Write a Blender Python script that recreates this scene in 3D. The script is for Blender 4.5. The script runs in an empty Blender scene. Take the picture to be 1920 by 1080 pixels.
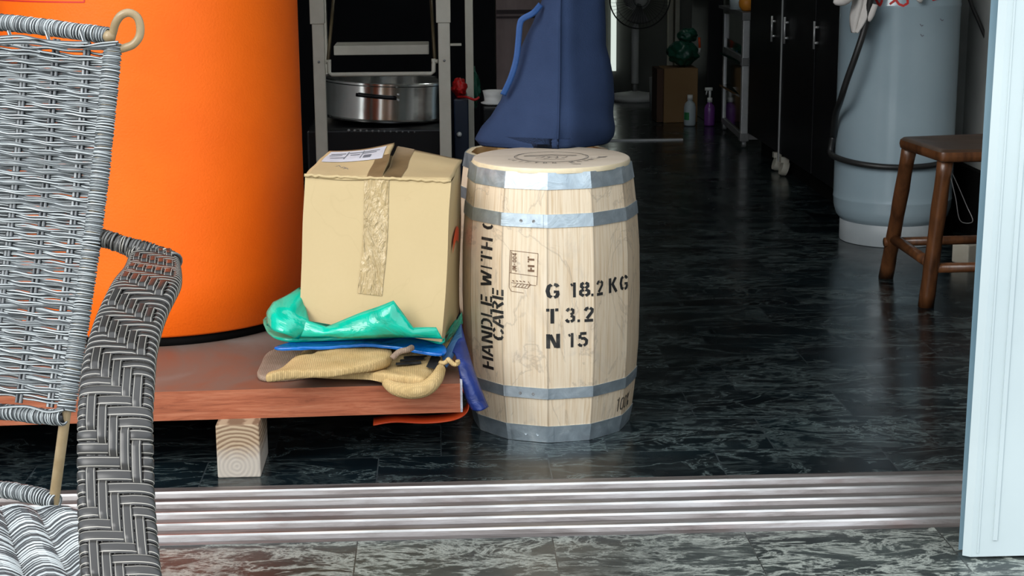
import bpy, bmesh, math, random
from mathutils import Vector, Matrix
from mathutils import noise as mnoise
random.seed(7)
S = bpy.context.scene
COL = S.collection
PI = math.pi

# ------------------------------------------------------------------ camera
CF, CP, CR, CY, CH = 3100.0, .21636558, -.00746257, .0456232, .925267
_F = Vector((math.sin(CY)*math.cos(CP), math.cos(CY)*math.cos(CP), -math.sin(CP)))
_X = Vector((math.cos(CY), -math.sin(CY), 0)); _U = _X.cross(_F)
CX = math.cos(CR)*_X + math.sin(CR)*_U
CU = -math.sin(CR)*_X + math.cos(CR)*_U
cam = bpy.data.objects.new('camera', bpy.data.cameras.new('camera')); COL.objects.link(cam)
m = Matrix((CX, CU, -_F)).transposed().to_4x4(); m.translation = Vector((0, 0, CH))
cam.matrix_world = m
cam.data.sensor_width = 36; cam.data.lens = CF/1920*36; cam.data.clip_start = .05
S.camera = cam

def ray(x, y): return _F*CF + CX*(x-960) + CU*(540-y)
def at(x, y, Y):                     # pixel -> point on the vertical plane at distance Y
    d = ray(x, y); return Vector((0, 0, CH)) + d*(Y/d.y)
def gr(x, y, z=0.0):                 # pixel -> point on the level plane at height z
    d = ray(x, y); return Vector((0, 0, CH)) + d*((z-CH)/d.z)

# ------------------------------------------------------------------ light
W = bpy.data.worlds.new('sky'); S.world = W; W.use_nodes = True
nt = W.node_tree; bgn = nt.nodes['Background']
tc = nt.nodes.new('ShaderNodeTexCoord'); sp = nt.nodes.new('ShaderNodeSeparateXYZ')
cr = nt.nodes.new('ShaderNodeValToRGB')
nt.links.new(tc.outputs['Generated'], sp.inputs[0]); nt.links.new(sp.outputs['Z'], cr.inputs[0])
nt.links.new(cr.outputs[0], bgn.inputs['Color'])
e = cr.color_ramp.elements
e[0].position = 0.0; e[0].color = (.10, .105, .10, 1)
e[1].position = .10; e[1].color = (.30, .33, .34, 1)
q = e.new(.22); q.color = (.80, .90, 1, 1)
q = e.new(.8); q.color = (.95, 1.0, 1.05, 1)
bgn.inputs['Strength'].default_value = 1.5
sun = bpy.data.objects.new('sun', bpy.data.lights.new('sun', 'SUN')); COL.objects.link(sun)
sun.data.energy = 1.3; sun.data.angle = math.radians(35); sun.data.color = (1, .98, .94)
sun.rotation_euler = Vector((-.62, -.70, .50)).to_track_quat('Z', 'Y').to_euler()
S.view_settings.view_transform = 'Standard'; S.view_settings.look = 'None'
S.view_settings.gamma = 1; S.view_settings.exposure = 0.62
try: S.view_settings.use_curve_mapping = False
except Exception: pass

# ------------------------------------------------------------------ helpers
class MB:
    def __init__(s): s.v = []; s.f = []; s.uv = []; s.mi = []
    def add(s, vs, fs, uvs=None, mi=0):
        b = len(s.v); s.v += [tuple(v) for v in vs]
        for k, f in enumerate(fs):
            s.f.append([b+i for i in f]); s.mi.append(mi)
            s.uv.append(uvs[k] if uvs else [(0, 0)]*len(f))
    def build(s, name, mats, parent=None, smooth=True, bevel=0, loc=None, angle=None):
        me = bpy.data.meshes.new(name)
        off = Vector(loc) if loc is not None else Vector((0, 0, 0))
        me.from_pydata([tuple(Vector(v)-off) for v in s.v], [], s.f)
        ul = me.uv_layers.new(name='UVMap')
        k = 0
        for fu in s.uv:
            for u in fu: ul.data[k].uv = u; k += 1
        if not isinstance(mats, (list, tuple)): mats = [mats]
        for m_ in mats: me.materials.append(m_)
        me.polygons.foreach_set('material_index', s.mi)
        me.polygons.foreach_set('use_smooth', [smooth]*len(s.f))
        me.update()
        if angle is not None:
            me.set_sharp_from_angle(angle=math.radians(angle))
        o = bpy.data.objects.new(name, me); COL.objects.link(o); o.location = off
        if parent is not None:
            w = Vector(parent.location); q_ = parent.parent
            while q_ is not None: w = w+Vector(q_.location); q_ = q_.parent
            o.parent = parent; o.location = off-w
        if bevel:
            b = o.modifiers.new('bevel', 'BEVEL'); b.width = bevel; b.segments = 2; b.limit_method = 'ANGLE'; b.angle_limit = math.radians(40)
        return o
    def box(s, c, d, rot=None, mi=0):
        R = rot or Matrix.Identity(3); c = Vector(c)
        vs = [c + R @ Vector((sx*d[0]/2, sy*d[1]/2, sz*d[2]/2)) for sx in (-1, 1) for sy in (-1, 1) for sz in (-1, 1)]
        fs = [(0,1,3,2),(4,6,7,5),(0,4,5,1),(2,3,7,6),(0,2,6,4),(1,5,7,3)]
        s.add(vs, fs, mi=mi); return s
    def bounds(s, a, b, mi=0):
        a, b = Vector(a), Vector(b); return s.box((a+b)/2, [abs(b[i]-a[i]) for i in range(3)], mi=mi)
    def tube(s, pts, r, n=8, closed=False, caps=True, mi=0, ru=None, uoff=0.0, rx=1.0):
        pts = [Vector(p) for p in pts]; N = len(pts)
        rs = r if isinstance(r, (list, tuple)) else [r]*N
        T = []
        for i in range(N):
            a = pts[(i-1) % N] if (closed or i > 0) else pts[i]
            b = pts[(i+1) % N] if (closed or i < N-1) else pts[i]
            t = (b-a); T.append(t.normalized() if t.length > 1e-9 else Vector((0, 0, 1)))
        up = Vector((0, 0, 1)) if abs(T[0].z) < .9 else Vector((1, 0, 0))
        nrm = (up - T[0]*up.dot(T[0])).normalized(); fr = [nrm]
        for i in range(1, N):
            nrm = (nrm - T[i]*nrm.dot(T[i])); nrm = nrm.normalized() if nrm.length > 1e-6 else fr[-1]; fr.append(nrm)
        vs = []
        for i in range(N):
            bi = T[i].cross(fr[i])
            for k in range(n):
                a = 2*PI*k/n
                vs.append(pts[i] + (fr[i]*math.cos(a) + bi*math.sin(a)*rx)*rs[i])
        fs = []; uv = []; L = 0
        M = N if closed else N-1
        for i in range(M):
            j = (i+1) % N; l2 = L+(pts[j]-pts[i]).length
            for k in range(n):
                k2 = (k+1) % n
                fs.append((i*n+k, i*n+k2, j*n+k2, j*n+k))
                uv.append([(k/n+uoff, L), ((k+1)/n+uoff, L), ((k+1)/n+uoff, l2), (k/n+uoff, l2)])
            L = l2
        if caps and not closed:
            fs.append(tuple(range(n-1, -1, -1))); uv.append([(0, 0)]*n)
            fs.append(tuple((N-1)*n+k for k in range(n))); uv.append([(0, 0)]*n)
        s.add(vs, fs, uv, mi); return s
    def lathe(s, prof, c=(0, 0, 0), n=48, mi=0, R=None, caps=True):
        c = Vector(c); R = R or Matrix.Identity(3); vs = []
        for (r, z) in prof:
            for k in range(n):
                a = 2*PI*k/n; vs.append(c + R @ Vector((r*math.cos(a), r*math.sin(a), z)))
        fs = []
        for i in range(len(prof)-1):
            for k in range(n):
                k2 = (k+1) % n; fs.append((i*n+k, i*n+k2, (i+1)*n+k2, (i+1)*n+k))
        if caps:
            fs.append(tuple(range(n-1, -1, -1))); fs.append(tuple((len(prof)-1)*n+k for k in range(n)))
        s.add(vs, fs, mi=mi); return s
    def grid(s, fn, nu, nv, mi=0, uvf=None):
        vs = [fn(i/nu, j/nv) for j in range(nv+1) for i in range(nu+1)]
        fs = []; uv = []
        for j in range(nv):
            for i in range(nu):
                a = j*(nu+1)+i; fs.append((a, a+1, a+nu+2, a+nu+1))
                uv.append([(i/nu, j/nv), ((i+1)/nu, j/nv), ((i+1)/nu, (j+1)/nv), (i/nu, (j+1)/nv)])
        s.add(vs, fs, uv, mi); return s

def smooth_path(pts, k=6, closed=False):
    pts = [Vector(p) for p in pts]; N = len(pts); out = []
    M = N if closed else N-1
    for i in range(M):
        def g(j): return pts[j % N] if closed else pts[max(0, min(N-1, j))]
        p0, p1, p2, p3 = g(i-1), g(i), g(i+1), g(i+2)
        for q_ in range(k):
            t = q_/k
            out.append(.5*((2*p1)+(p2-p0)*t+(2*p0-5*p1+4*p2-p3)*t*t+(3*p1-p0-3*p2+p3)*t**3))
    if not closed: out.append(pts[-1])
    return out
def resample(pts, step=None, n=None):
    L = [0]
    for a, b in zip(pts, pts[1:]): L.append(L[-1]+(b-a).length)
    if n is None: n = max(2, int(round(L[-1]/step)))
    out = []; j = 0
    for i in range(n+1):
        d = L[-1]*i/n
        while j < len(L)-2 and L[j+1] < d: j += 1
        t = (d-L[j])/max(1e-9, L[j+1]-L[j]); out.append(pts[j].lerp(pts[j+1], t))
    return out

def tag(o, label=None, cat=None, group=None, kind=None):
    if label: o['label'] = label
    if cat: o['category'] = cat
    if group: o['group'] = group
    if kind: o['kind'] = kind
    return o
def thing(name, label, cat, loc=(0, 0, 0), group=None):
    o = bpy.data.objects.new(name, None); COL.objects.link(o); o.location = loc
    o.empty_display_size = .05
    return tag(o, label, cat, group)
def struct(o): o['kind'] = 'structure'; return o

# ------------------------------------------------------------------ materials
def mat(name, col=(.5, .5, .5), rough=.5, metal=0, spec=.5, **kw):
    m_ = bpy.data.materials.new(name); m_.use_nodes = True
    b = m_.node_tree.nodes['Principled BSDF']
    b.inputs['Base Color'].default_value = (*col, 1); b.inputs['Roughness'].default_value = rough
    b.inputs['Metallic'].default_value = metal; b.inputs['Specular IOR Level'].default_value = spec
    for k, v in kw.items(): b.inputs[k].default_value = v
    return m_
class NT:
    def __init__(s, m_): s.t = m_.node_tree; s.b = s.t.nodes['Principled BSDF']
    def n(s, typ, **props):
        nd = s.t.nodes.new(typ)
        for k, v in props.items(): setattr(nd, k, v)
        return nd
    def l(s, a, b): s.t.links.new(a, b)
    def coord(s, which='Object', scale=(1, 1, 1), rot=(0, 0, 0)):
        c = s.n('ShaderNodeTexCoord'); mp = s.n('ShaderNodeMapping')
        mp.inputs['Scale'].default_value = scale; mp.inputs['Rotation'].default_value = rot
        s.l(c.outputs[which], mp.inputs[0]); return mp.outputs[0]
    def noise(s, vec, scale=5, detail=4, rough=.5, dist=0):
        nd = s.n('ShaderNodeTexNoise'); nd.inputs['Scale'].default_value = scale; nd.inputs['Detail'].default_value = detail
        nd.inputs['Roughness'].default_value = rough; nd.inputs['Distortion'].default_value = dist
        if vec is not None: s.l(vec, nd.inputs['Vector'])
        return nd.outputs['Fac']
    def ramp(s, fac, stops, interp='LINEAR'):
        r = s.n('ShaderNodeValToRGB'); r.color_ramp.interpolation = interp; el = r.color_ramp.elements
        while len(el) > len(stops): el.remove(el[-1])
        while len(el) < len(stops): el.new(.5)
        for e_, (p, c) in zip(el, stops):
            e_.position = p; e_.color = (*c, 1) if not isinstance(c, (int, float)) else (c, c, c, 1)
        s.l(fac, r.inputs[0]); return r.outputs[0]
    def mix(s, fac, a, b, mode='MIX'):
        mx = s.n('ShaderNodeMix', data_type='RGBA', blend_type=mode)
        for sock, val in ((mx.inputs[0], fac), (mx.inputs[6], a), (mx.inputs[7], b)):
            if hasattr(val, 'links'): s.l(val, sock)
            elif isinstance(val, (int, float)): sock.default_value = val if sock == mx.inputs[0] else (val, val, val, 1)
            else: sock.default_value = (*val, 1)
        return mx.outputs[2]
    def math(s, op, a, b=None):
        md = s.n('ShaderNodeMath', operation=op)
        for sock, val in ((md.inputs[0], a), (md.inputs[1], b)):
            if val is None: continue
            if hasattr(val, 'links'): s.l(val, sock)
            else: sock.default_value = val
        return md.outputs[0]
    def bump(s, h, strength=.3, dist=.002):
        bp = s.n('ShaderNodeBump'); bp.inputs['Strength'].default_value = strength; bp.inputs['Distance'].default_value = dist
        s.l(h, bp.inputs['Height']); s.l(bp.outputs[0], s.b.inputs['Normal'])
    def col(s, c): s.l(c, s.b.inputs['Base Color'])
    def rough(s, c): s.l(c, s.b.inputs['Roughness'])

def noisy(name, c1, c2, scale=8, rough=.5, metal=0, spec=.5, bump=0, bscale=60, stretch=(1, 1, 1), lo=.35, hi=.65, **kw):
    m_ = mat(name, c1, rough, metal, spec, **kw); N = NT(m_); v = N.coord('Object', stretch)
    N.col(N.ramp(N.noise(v, scale, 5, .6), [(lo, c1), (hi, c2)]))
    if bump: N.bump(N.noise(v, bscale, 3), bump, .002)
    return m_

def marble(name, base1, base2, vein, vein2, gloss=.2, tile=(.30, .19), off=(0, 0), density=.5, line=(.003, .003, .003), rot=0.0, lo3=.52, ms=2.3):
    m_ = mat(name, base1, gloss, 0, .5); N = NT(m_)
    c = N.coord('Object', (1, 1, 1), (0, 0, rot))
    br = N.n('ShaderNodeTexBrick'); br.offset = .37; br.offset_frequency = 2
    mp = N.n('ShaderNodeMapping'); mp.inputs['Location'].default_value = (off[0], off[1], 0); N.l(c, mp.inputs[0])
    N.l(mp.outputs[0], br.inputs['Vector'])
    br.inputs['Scale'].default_value = 1; br.inputs['Brick Width'].default_value = tile[0]; br.inputs['Row Height'].default_value = tile[1]
    br.inputs['Mortar Size'].default_value = .0012; br.inputs['Mortar Smooth'].default_value = .3; br.inputs['Bias'].default_value = 0
    br.inputs['Color1'].default_value = (0, 0, 0, 1); br.inputs['Color2'].default_value = (1, 1, 1, 1); br.inputs['Mortar'].default_value = (.5, .5, .5, 1)
    # per-tile shift of the veining
    ad = N.n('ShaderNodeVectorMath', operation='MULTIPLY_ADD'); N.l(br.outputs['Color'], ad.inputs[0])
    ad.inputs[1].default_value = (3.1, 5.3, 2.7); st = N.n('ShaderNodeMapping'); st.inputs['Scale'].default_value = (1, 2.1, 1)
    st.inputs['Rotation'].default_value = (0, 0, .25)
    N.l(c, st.inputs[0]); N.l(st.outputs[0], ad.inputs[2]); v = ad.outputs[0]
    n1 = N.noise(v, 3.0, 8, .62, .6)
    base = N.ramp(n1, [(.35, base1), (.68, base2)])
    n2 = N.noise(v, 8.5, 8, .72, .55)
    rid = N.math('ABSOLUTE', N.math('SUBTRACT', n2, .5))
    msk = N.ramp(N.noise(v, ms, 4, .5), [(.5-density*.22, 0), (.5-density*.22+.25, 1)])
    ve = N.math('MULTIPLY', N.ramp(rid, [(0, 1), (.012, .6), (.045, 0)]), msk)
    n3 = N.noise(v, 32, 9, .8, .6)
    ve2 = N.math('MULTIPLY', N.ramp(n3, [(lo3, 0), (lo3+.2, 1)]), msk)
    n4 = N.noise(v, 3.4, 10, .65, 1.0)
    ve3 = N.ramp(N.math('ABSOLUTE', N.math('SUBTRACT', n4, .52)), [(0, .7), (.006, .3), (.016, 0)])
    a = N.mix(N.math('MULTIPLY', ve2, .75), base, vein2)
    a = N.mix(ve, a, vein); a = N.mix(ve3, a, vein)
    a = N.mix(N.math('MULTIPLY', br.outputs['Fac'], .8), a, line)
    N.col(a); N.rough(N.ramp(N.noise(c, 9, 4), [(.3, gloss*.75), (.7, gloss*1.35)]))
    N.bump(N.noise(c, 5, 2), .04, .004)
    return m_

M = {}
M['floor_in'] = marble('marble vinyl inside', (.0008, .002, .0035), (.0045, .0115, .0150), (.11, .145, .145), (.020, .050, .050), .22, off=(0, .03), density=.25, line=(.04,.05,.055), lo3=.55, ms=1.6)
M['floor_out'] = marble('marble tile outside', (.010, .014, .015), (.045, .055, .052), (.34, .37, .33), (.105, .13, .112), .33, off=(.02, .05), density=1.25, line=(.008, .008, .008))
M['orange'] = noisy('orange paint', (1.0, .155, .004), (.93, .135, .003), 5, .5, bump=.25, bscale=240, spec=.3)
M['red'] = mat('red border', (.6, .02, .015), .5)
M['black'] = noisy('black lacquer', (.004, .004, .005), (.008, .008, .009), 5, .35, spec=.25)
M['blackmatte'] = noisy('black matte', (.003, .003, .003), (.006, .006, .006), 5, .8, spec=.1)
M['tan'] = noisy('tan enamel', (.27, .19, .095), (.34, .25, .14), 40, .3, bump=.1, bscale=90)
M['ladder'] = noisy('dusty grey paint', (.52, .49, .40), (.60, .57, .48), 20, .55, lo=.3, hi=.7)
M['steel'] = noisy('polished steel', (.70, .70, .68), (.88, .88, .86), 9, .16, 1.0, bump=.3, bscale=12)
M['alu'] = noisy('aluminium frame', (.55, .55, .55), (.68, .68, .68), 9, .4, .6)
M['alujoint'] = noisy('grey corner joint', (.2, .2, .2), (.28, .28, .28), 9, .4, .3)
M['white'] = noisy('white plastic', (.78, .78, .76), (.85, .85, .83), 6, .4)
M['glassdark'] = mat('dark glass', (.006, .012, .011), .08, 0, .5)
M['wallgrey'] = noisy('grey plaster', (.30, .31, .30), (.42, .43, .41), 2.2, .85, bump=.1, bscale=30)
M['wallback'] = noisy('grey back wall', (.13, .135, .125), (.18, .185, .17), 2, .85)
M['walldark'] = noisy('partition standing in for darkness', (.006, .006, .007), (.01, .01, .012), 2, .9, spec=.1)
M['ceiling'] = noisy('ceiling paint', (.55, .55, .54), (.62, .62, .60), 2, .9)
M['door'] = noisy('pinkish brown door veneer', (.17, .11, .10), (.27, .20, .185), 3, .5, stretch=(3, 3, .8))
M['doorgroove'] = mat('door groove', (.02, .006, .006), .6)
M['twine'] = mat('ink black', (.012, .012, .014), .7)
M['hose'] = noisy('black rubber hose', (.012, .013, .013), (.02, .02, .02), 20, .45)
M['green_dark'] = noisy('dark green film', (.01, .07, .045), (.02, .13, .08), 9, .3, bump=.8, bscale=25)
M['redfilm'] = noisy('red film', (.55, .01, .01), (.7, .02, .02), 9, .35, bump=.8, bscale=40)
M['orangefilm'] = noisy('orange red film', (.75, .07, .015), (.85, .10, .02), 9, .35)
M['cardbrown'] = noisy('brown carton', (.26, .145, .055), (.30, .17, .07), 5, .8)
M['bottle'] = mat('frosted bottle', (.45, .52, .54), .35)
M['purple'] = mat('purple liquid bottle', (.17, .05, .25), .25)
M['navybox'] = noisy('navy metal', (.006, .014, .035), (.01, .02, .045), 5, .4)
M['wood_stool'] = noisy('dark varnished rattan', (.045, .017, .007), (.17, .066, .024), 5, .32, stretch=(9, 9, 1.2), lo=.3, hi=.75, bump=.15, bscale=30)
M['wood_seat'] = noisy('dark stool top', (.04, .022, .013), (.075, .042, .025), 9, .42, stretch=(1, 6, 1))
M['mitt'] = noisy('white cotton', (.66, .63, .60), (.74, .71, .68), 20, .9, bump=.5, bscale=40)
M['fruit'] = mat('orange fruit', (.8, .30, .03), .4)
M['paper'] = noisy('label paper', (.60, .61, .66), (.70, .71, .76), 30, .45)
M['inkgrey'] = mat('grey print', (.17, .18, .21), .5)
M['ink'] = noisy('black stencil ink', (.012, .012, .012), (.10, .09, .075), 38, .6, lo=.52, hi=.8)
M['inkbrown'] = mat('brown brand ink', (.16, .085, .045), .7)
M['inkfaint'] = noisy('faint grey ink', (.07, .07, .07), (.34, .30, .25), 60, .7)

# galvanised hoop
def galv():
    m_ = mat('galvanised steel', (.5, .56, .6), .42, .8); N = NT(m_); v = N.coord('Object')
    N.col(N.ramp(N.noise(v, 22, 6, .65, .8), [(.3, (.38, .45, .50)), (.55, (.52, .60, .65)), (.72, (.70, .77, .80))]))
    N.rough(N.ramp(N.noise(v, 35, 5, .6, .5), [(.3, .32), (.7, .55)])); N.bump(N.noise(v, 28, 5, .6, 1.0), .35, .003)
    return m_
M['galv'] = galv()
# barrel staves: pale pine, tone varies stave by stave through the UV.x cell
def stavewood():
    m_ = mat('pale stave wood', (.6, .45, .3), .58, 0, .3); N = NT(m_)
    uvc = N.coord('UV'); s_ = N.n('ShaderNodeSeparateXYZ'); N.l(uvc, s_.inputs[0])
    cell = N.math('FLOOR', s_.outputs[0])
    wn = N.n('ShaderNodeTexWhiteNoise', noise_dimensions='1D'); N.l(cell, wn.inputs['W'])
    mp = N.n('ShaderNodeMapping'); mp.inputs['Scale'].default_value = (9, 1.0, 1); N.l(uvc, mp.inputs[0])
    gr_ = N.noise(mp.outputs[0], 2.6, 6, .6, .5)
    a = N.ramp(gr_, [(.32, (.60, .45, .29)), (.5, (.73, .60, .435)), (.7, (.78, .67, .52))])
    tone = N.ramp(wn.outputs['Value'], [(0, (.86, .84, .82)), (.5, (1, 1, 1)), (1, (1.0, .93, .86))])
    a = N.mix(1.0, a, tone, 'MULTIPLY')
    ob = N.coord('Object', (1, 1, .55)); n2 = N.noise(ob, 14, 5, .6, 1.2)
    a = N.mix(N.math('MULTIPLY', N.ramp(n2, [(.56, 0), (.7, 1)]), .30), a, (.42, .37, .31))
    rid = N.math('ABSOLUTE', N.math('SUBTRACT', N.noise(ob, 7, 6, .6, 1.6), .5))
    a = N.mix(N.ramp(rid, [(0, .35), (.012, .12), (.02, 0)]), a, (.25, .2, .16))
    # joint line between staves
    fr = N.math('FRACT', s_.outputs[0]); ed = N.math('MINIMUM', fr, N.math('SUBTRACT', 1.0, fr))
    a = N.mix(N.ramp(ed, [(.0, .6), (.018, .25), (.03, 0)]), a, (.20, .14, .09))
    N.col(a); N.bump(gr_, .12, .002); return m_
M['stave'] = stavewood()
M['lidwood'] = noisy('pale lid plywood', (.52, .44, .34), (.58, .50, .40), 6, .6, stretch=(1, 5, 1), spec=.3)
M['lidedge'] = noisy('cream lid edge', (.70, .58, .38), (.78, .66, .46), 30, .5)
M['innerwood'] = noisy('golden inner wood', (.42, .25, .10), (.60, .40, .19), 18, .6)

def cardboard():
    m_ = mat('kraft cardboard', (.5, .38, .2), .72, 0, .25); N = NT(m_); v = N.coord('Object')
    a = N.ramp(N.noise(v, 3, 4, .5), [(.35, (.51, .385, .20)), (.65, (.56, .43, .235))])
    rid = N.math('ABSOLUTE', N.math('SUBTRACT', N.noise(v, 5, 3, .5, 1.4), .52))
    a = N.mix(N.ramp(rid, [(0, .14), (.006, 0)]), a, (.40, .29, .15))
    a = N.mix(N.math('MULTIPLY', N.noise(v, 160, 2), .10), a, (.36, .26, .13))
    N.col(a); N.bump(N.noise(v, 7, 3, .5, .6), .35, .006); return m_
M['card'] = cardboard()
def tape():
    m_ = mat('packing tape', (.48, .35, .18), .16, 0, .6); N = NT(m_)
    v = N.coord('Object', (1.0, 1, .30)); n_ = N.noise(v, 42, 4, .5, 3.0)
    N.col(N.ramp(N.noise(v, 20, 3), [(.4, (.48, .35, .17)), (.7, (.53, .40, .215))]))
    N.bump(n_, 1.0, .010); N.rough(N.ramp(N.noise(v, 30, 3), [(.4, .06), (.65, .25)])); return m_
M['tape'] = tape()
M['tapetop'] = noisy('brown tape', (.20, .125, .055), (.27, .175, .085), 20, .3, bump=.3, bscale=50)
def burlap(name, c1, c2):
    m_ = mat(name, c1, .95, 0, .1); N = NT(m_); v = N.coord('Object')
    w1 = N.n('ShaderNodeTexWave'); w1.inputs['Scale'].default_value = 95; w1.inputs['Distortion'].default_value = 2.5; w1.bands_direction = 'X'; N.l(v, w1.inputs[0]); w1.inputs['Detail Scale'].default_value=2
    w2 = N.n('ShaderNodeTexWave'); w2.inputs['Scale'].default_value = 95; w2.inputs['Distortion'].default_value = 2.5; w2.bands_direction = 'Y'; N.l(v, w2.inputs[0])
    h = N.math('MULTIPLY', w1.outputs['Fac'], w2.outputs['Fac'])
    a = N.ramp(N.noise(v, 30, 5, .6), [(.3, c1), (.7, c2)])
    a = N.mix(N.math('MULTIPLY', N.math('SUBTRACT', 1.0, h), .5), a, tuple(x*.42 for x in c1)); N.col(a)
    N.bump(h, .45, .0015); return m_
M['burlap'] = burlap('golden burlap', (.62, .42, .18), (.78, .56, .28))
M['burlap2'] = burlap('grey brown burlap', (.33, .23, .165), (.44, .33, .25))
def film(name, c1, c2, rough=.2, sc=14):
    m_ = mat(name, c1, rough, 0, .6); N = NT(m_); v = N.coord('Object', (1, 1, 2))
    n_ = N.noise(v, sc, 4, .5, 1.5); N.col(N.ramp(n_, [(.35, c1), (.65, c2)])); N.bump(n_, .7, .008)
    return m_
M['greenfilm'] = film('green plastic film', (.0, .34, .22), (.0, .50, .34), .13, 9)
M['bluefilm'] = film('blue plastic film', (.0, .095, .40), (.008, .17, .58), .16)
M['navyfilm'] = film('navy vinyl', (.006, .02, .12), (.012, .035, .20), .42)
M['bluegrey'] = film('blue grey vinyl', (.03, .09, .20), (.05, .13, .27), .45)
M['bag'] = noisy('navy canvas', (.016, .030, .072), (.024, .042, .095), 5, .85, bump=.35, bscale=420, spec=.2)
M['bagstrap'] = noisy('bright blue webbing', (.008, .045, .16), (.012, .06, .2), 20, .7, bump=.3, bscale=200)
def laminate():
    m_ = mat('reddish wood laminate', (.3, .1, .05), .6, 0, .3); N = NT(m_)
    v = N.coord('Object', (1.1, 3, 16)); n_ = N.noise(v, 7, 8, .7, .8)
    a = N.ramp(n_, [(.3, (.19, .050, .022)), (.48, (.36, .105, .048)), (.7, (.47, .175, .092))])
    f = N.noise(N.coord('Object', (3, 3, 90)), 9, 4, .6, .2)
    a = N.mix(N.math('MULTIPLY', N.ramp(f, [(.55, 0), (.7, 1)]), .4), a, (.10, .03, .015)); N.col(a); N.bump(n_, .12, .002); return m_
M['laminate'] = laminate()
def dusty():
    m_ = mat('dusty board top', (.2, .17, .15), .55); N = NT(m_); v = N.coord('Object')
    n_ = N.noise(v, 3.2, 5, .6, .5)
    N.col(N.ramp(n_, [(.38, (.22, .085, .05)), (.52, (.17, .115, .09)), (.66, (.20, .175, .155))])); return m_
M['dusty'] = dusty()
def endgrain():
    m_ = mat('pine end grain', (.5, .35, .2), .8); N = NT(m_)
    w = N.n('ShaderNodeTexWave', wave_type='RINGS', rings_direction='Y'); w.inputs['Scale'].default_value = 42; w.inputs['Distortion'].default_value = 2.2
    v = N.coord('Object'); mp = N.n('ShaderNodeMapping'); mp.inputs['Location'].default_value = (.35, 0, -.02); N.l(v, mp.inputs[0]); N.l(mp.outputs[0], w.inputs[0])
    a = N.ramp(w.outputs['Fac'], [(.2, (.21, .13, .075)), (.7, (.42, .31, .20))])
    s_ = N.n('ShaderNodeSeparateXYZ'); N.l(v, s_.inputs[0])
    g = N.math('ADD', s_.outputs[2], N.math('MULTIPLY', N.noise(v, 40, 4), .05))
    a = N.mix(N.ramp(g, [(.055, .75), (.085, 0)]), a, (.46, .42, .37)); N.col(a); N.bump(w.outputs['Fac'], .3, .001); return m_
M['endgrain'] = endgrain()
def track():
    m_ = mat('worn aluminium track', (.6, .6, .6), .38, .6); N = NT(m_); v = N.coord('Object', (.25, 4, 1))
    a = N.ramp(N.noise(v, 14, 6, .7, .4), [(.3, (.10, .083, .078)), (.45, (.22, .195, .185)), (.65, (.36, .34, .335))])
    a = N.mix(N.ramp(N.noise(N.coord('Object', (1, 3, 1)), 5, 5, .6), [(.55, 0), (.7, .45)]), a, (.17, .095, .085))
    a = N.mix(N.ramp(N.noise(N.coord('Object', (3, 9, 1)), 12, 6, .7), [(.68, 0), (.75, .8)]), a, (.08, .07, .06))
    N.col(a); N.rough(N.ramp(N.noise(v, 20, 4), [(.3, .25), (.7, .55)])); return m_
M['track'] = track()
def pillarpaint(name, c1, c2):
    m_ = mat(name, c1, .5, 0, .35); N = NT(m_); v = N.coord('Object')
    a = N.ramp(N.noise(v, 2.5, 4, .5), [(.35, c1), (.65, c2)])
    vo = N.n('ShaderNodeTexVoronoi'); vo.inputs['Scale'].default_value = 16; N.l(v, vo.inputs['Vector'])
    d = N.math('ADD', vo.outputs['Distance'], N.math('MULTIPLY', N.noise(v, 60, 3), .08))
    wn_ = N.n('ShaderNodeSeparateColor'); N.l(vo.outputs['Color'], wn_.inputs[0])
    msk = N.math('MULTIPLY', N.ramp(d, [(.105, 1), (.12, 0)]), N.ramp(wn_.outputs[0], [(.7, 0), (.72, 1)]))
    a = N.mix(N.math('MULTIPLY', msk, .75), a, (.12, .13, .14)); N.col(a); N.bump(N.noise(v, 25, 4), .12, .003); return m_
M['pillar'] = pillarpaint('chipped white paint', (.43, .50, .515), (.50, .575, .585))
M['jamb'] = pillarpaint('blue grey steel edge', (.15, .25, .31), (.22, .33, .39))
def tankpaint():
    m_ = mat('blue grey tank enamel', (.2, .28, .33), .16, .0, .6); N = NT(m_); v = N.coord('Object')
    N.col(N.ramp(N.noise(v, 4, 4), [(.35, (.29, .385, .44)), (.65, (.345, .445, .50))])); N.bump(N.noise(v, 9, 2), .1, .01); return m_
M['tank'] = tankpaint()
M['tankfoot'] = noisy('pale grey foot ring', (.34, .38, .40), (.42, .46, .48), 8, .45)
# wicker: stripes run along each strand (UV.x goes round or across it)
def wicker(name, stops, rough=.32):
    m_ = mat(name, (.1, .1, .1), rough, 0, .6); N = NT(m_); uvc = N.coord('UV')
    s_ = N.n('ShaderNodeSeparateXYZ'); N.l(uvc, s_.inputs[0]); f = N.math('FRACT', s_.outputs[0])
    N.col(N.ramp(f, stops, 'CONSTANT')); return m_
DK = (.016, .018, .021); GY = (.085, .095, .10); WH = (.46, .49, .49)
M['wire'] = wicker('grey striped round wicker', [(0, DK), (.10, WH), (.22, GY), (.33, DK), (.43, WH), (.55, GY), (.66, DK), (.76, WH), (.88, GY)])
M['wirewrap'] = wicker('grey wrapped round wicker', [(0, DK), (.08, GY), (.2, WH), (.33, DK), (.41, GY), (.53, WH), (.66, DK), (.74, GY), (.86, WH)])
M['wireseat'] = wicker('pale striped seat wicker', [(0, DK), (.07, WH), (.21, GY), (.27, DK), (.33, DK), (.40, WH), (.54, GY), (.60, DK), (.73, WH), (.87, GY), (.93, DK)])
ST = (.017, .015, .0135); LN = (.36, .335, .29)
M['flat'] = wicker('dark flat wicker with pale lines', [(0, ST), (.13, LN), (.185, ST), (.815, LN), (.87, ST)], .36)
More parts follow.
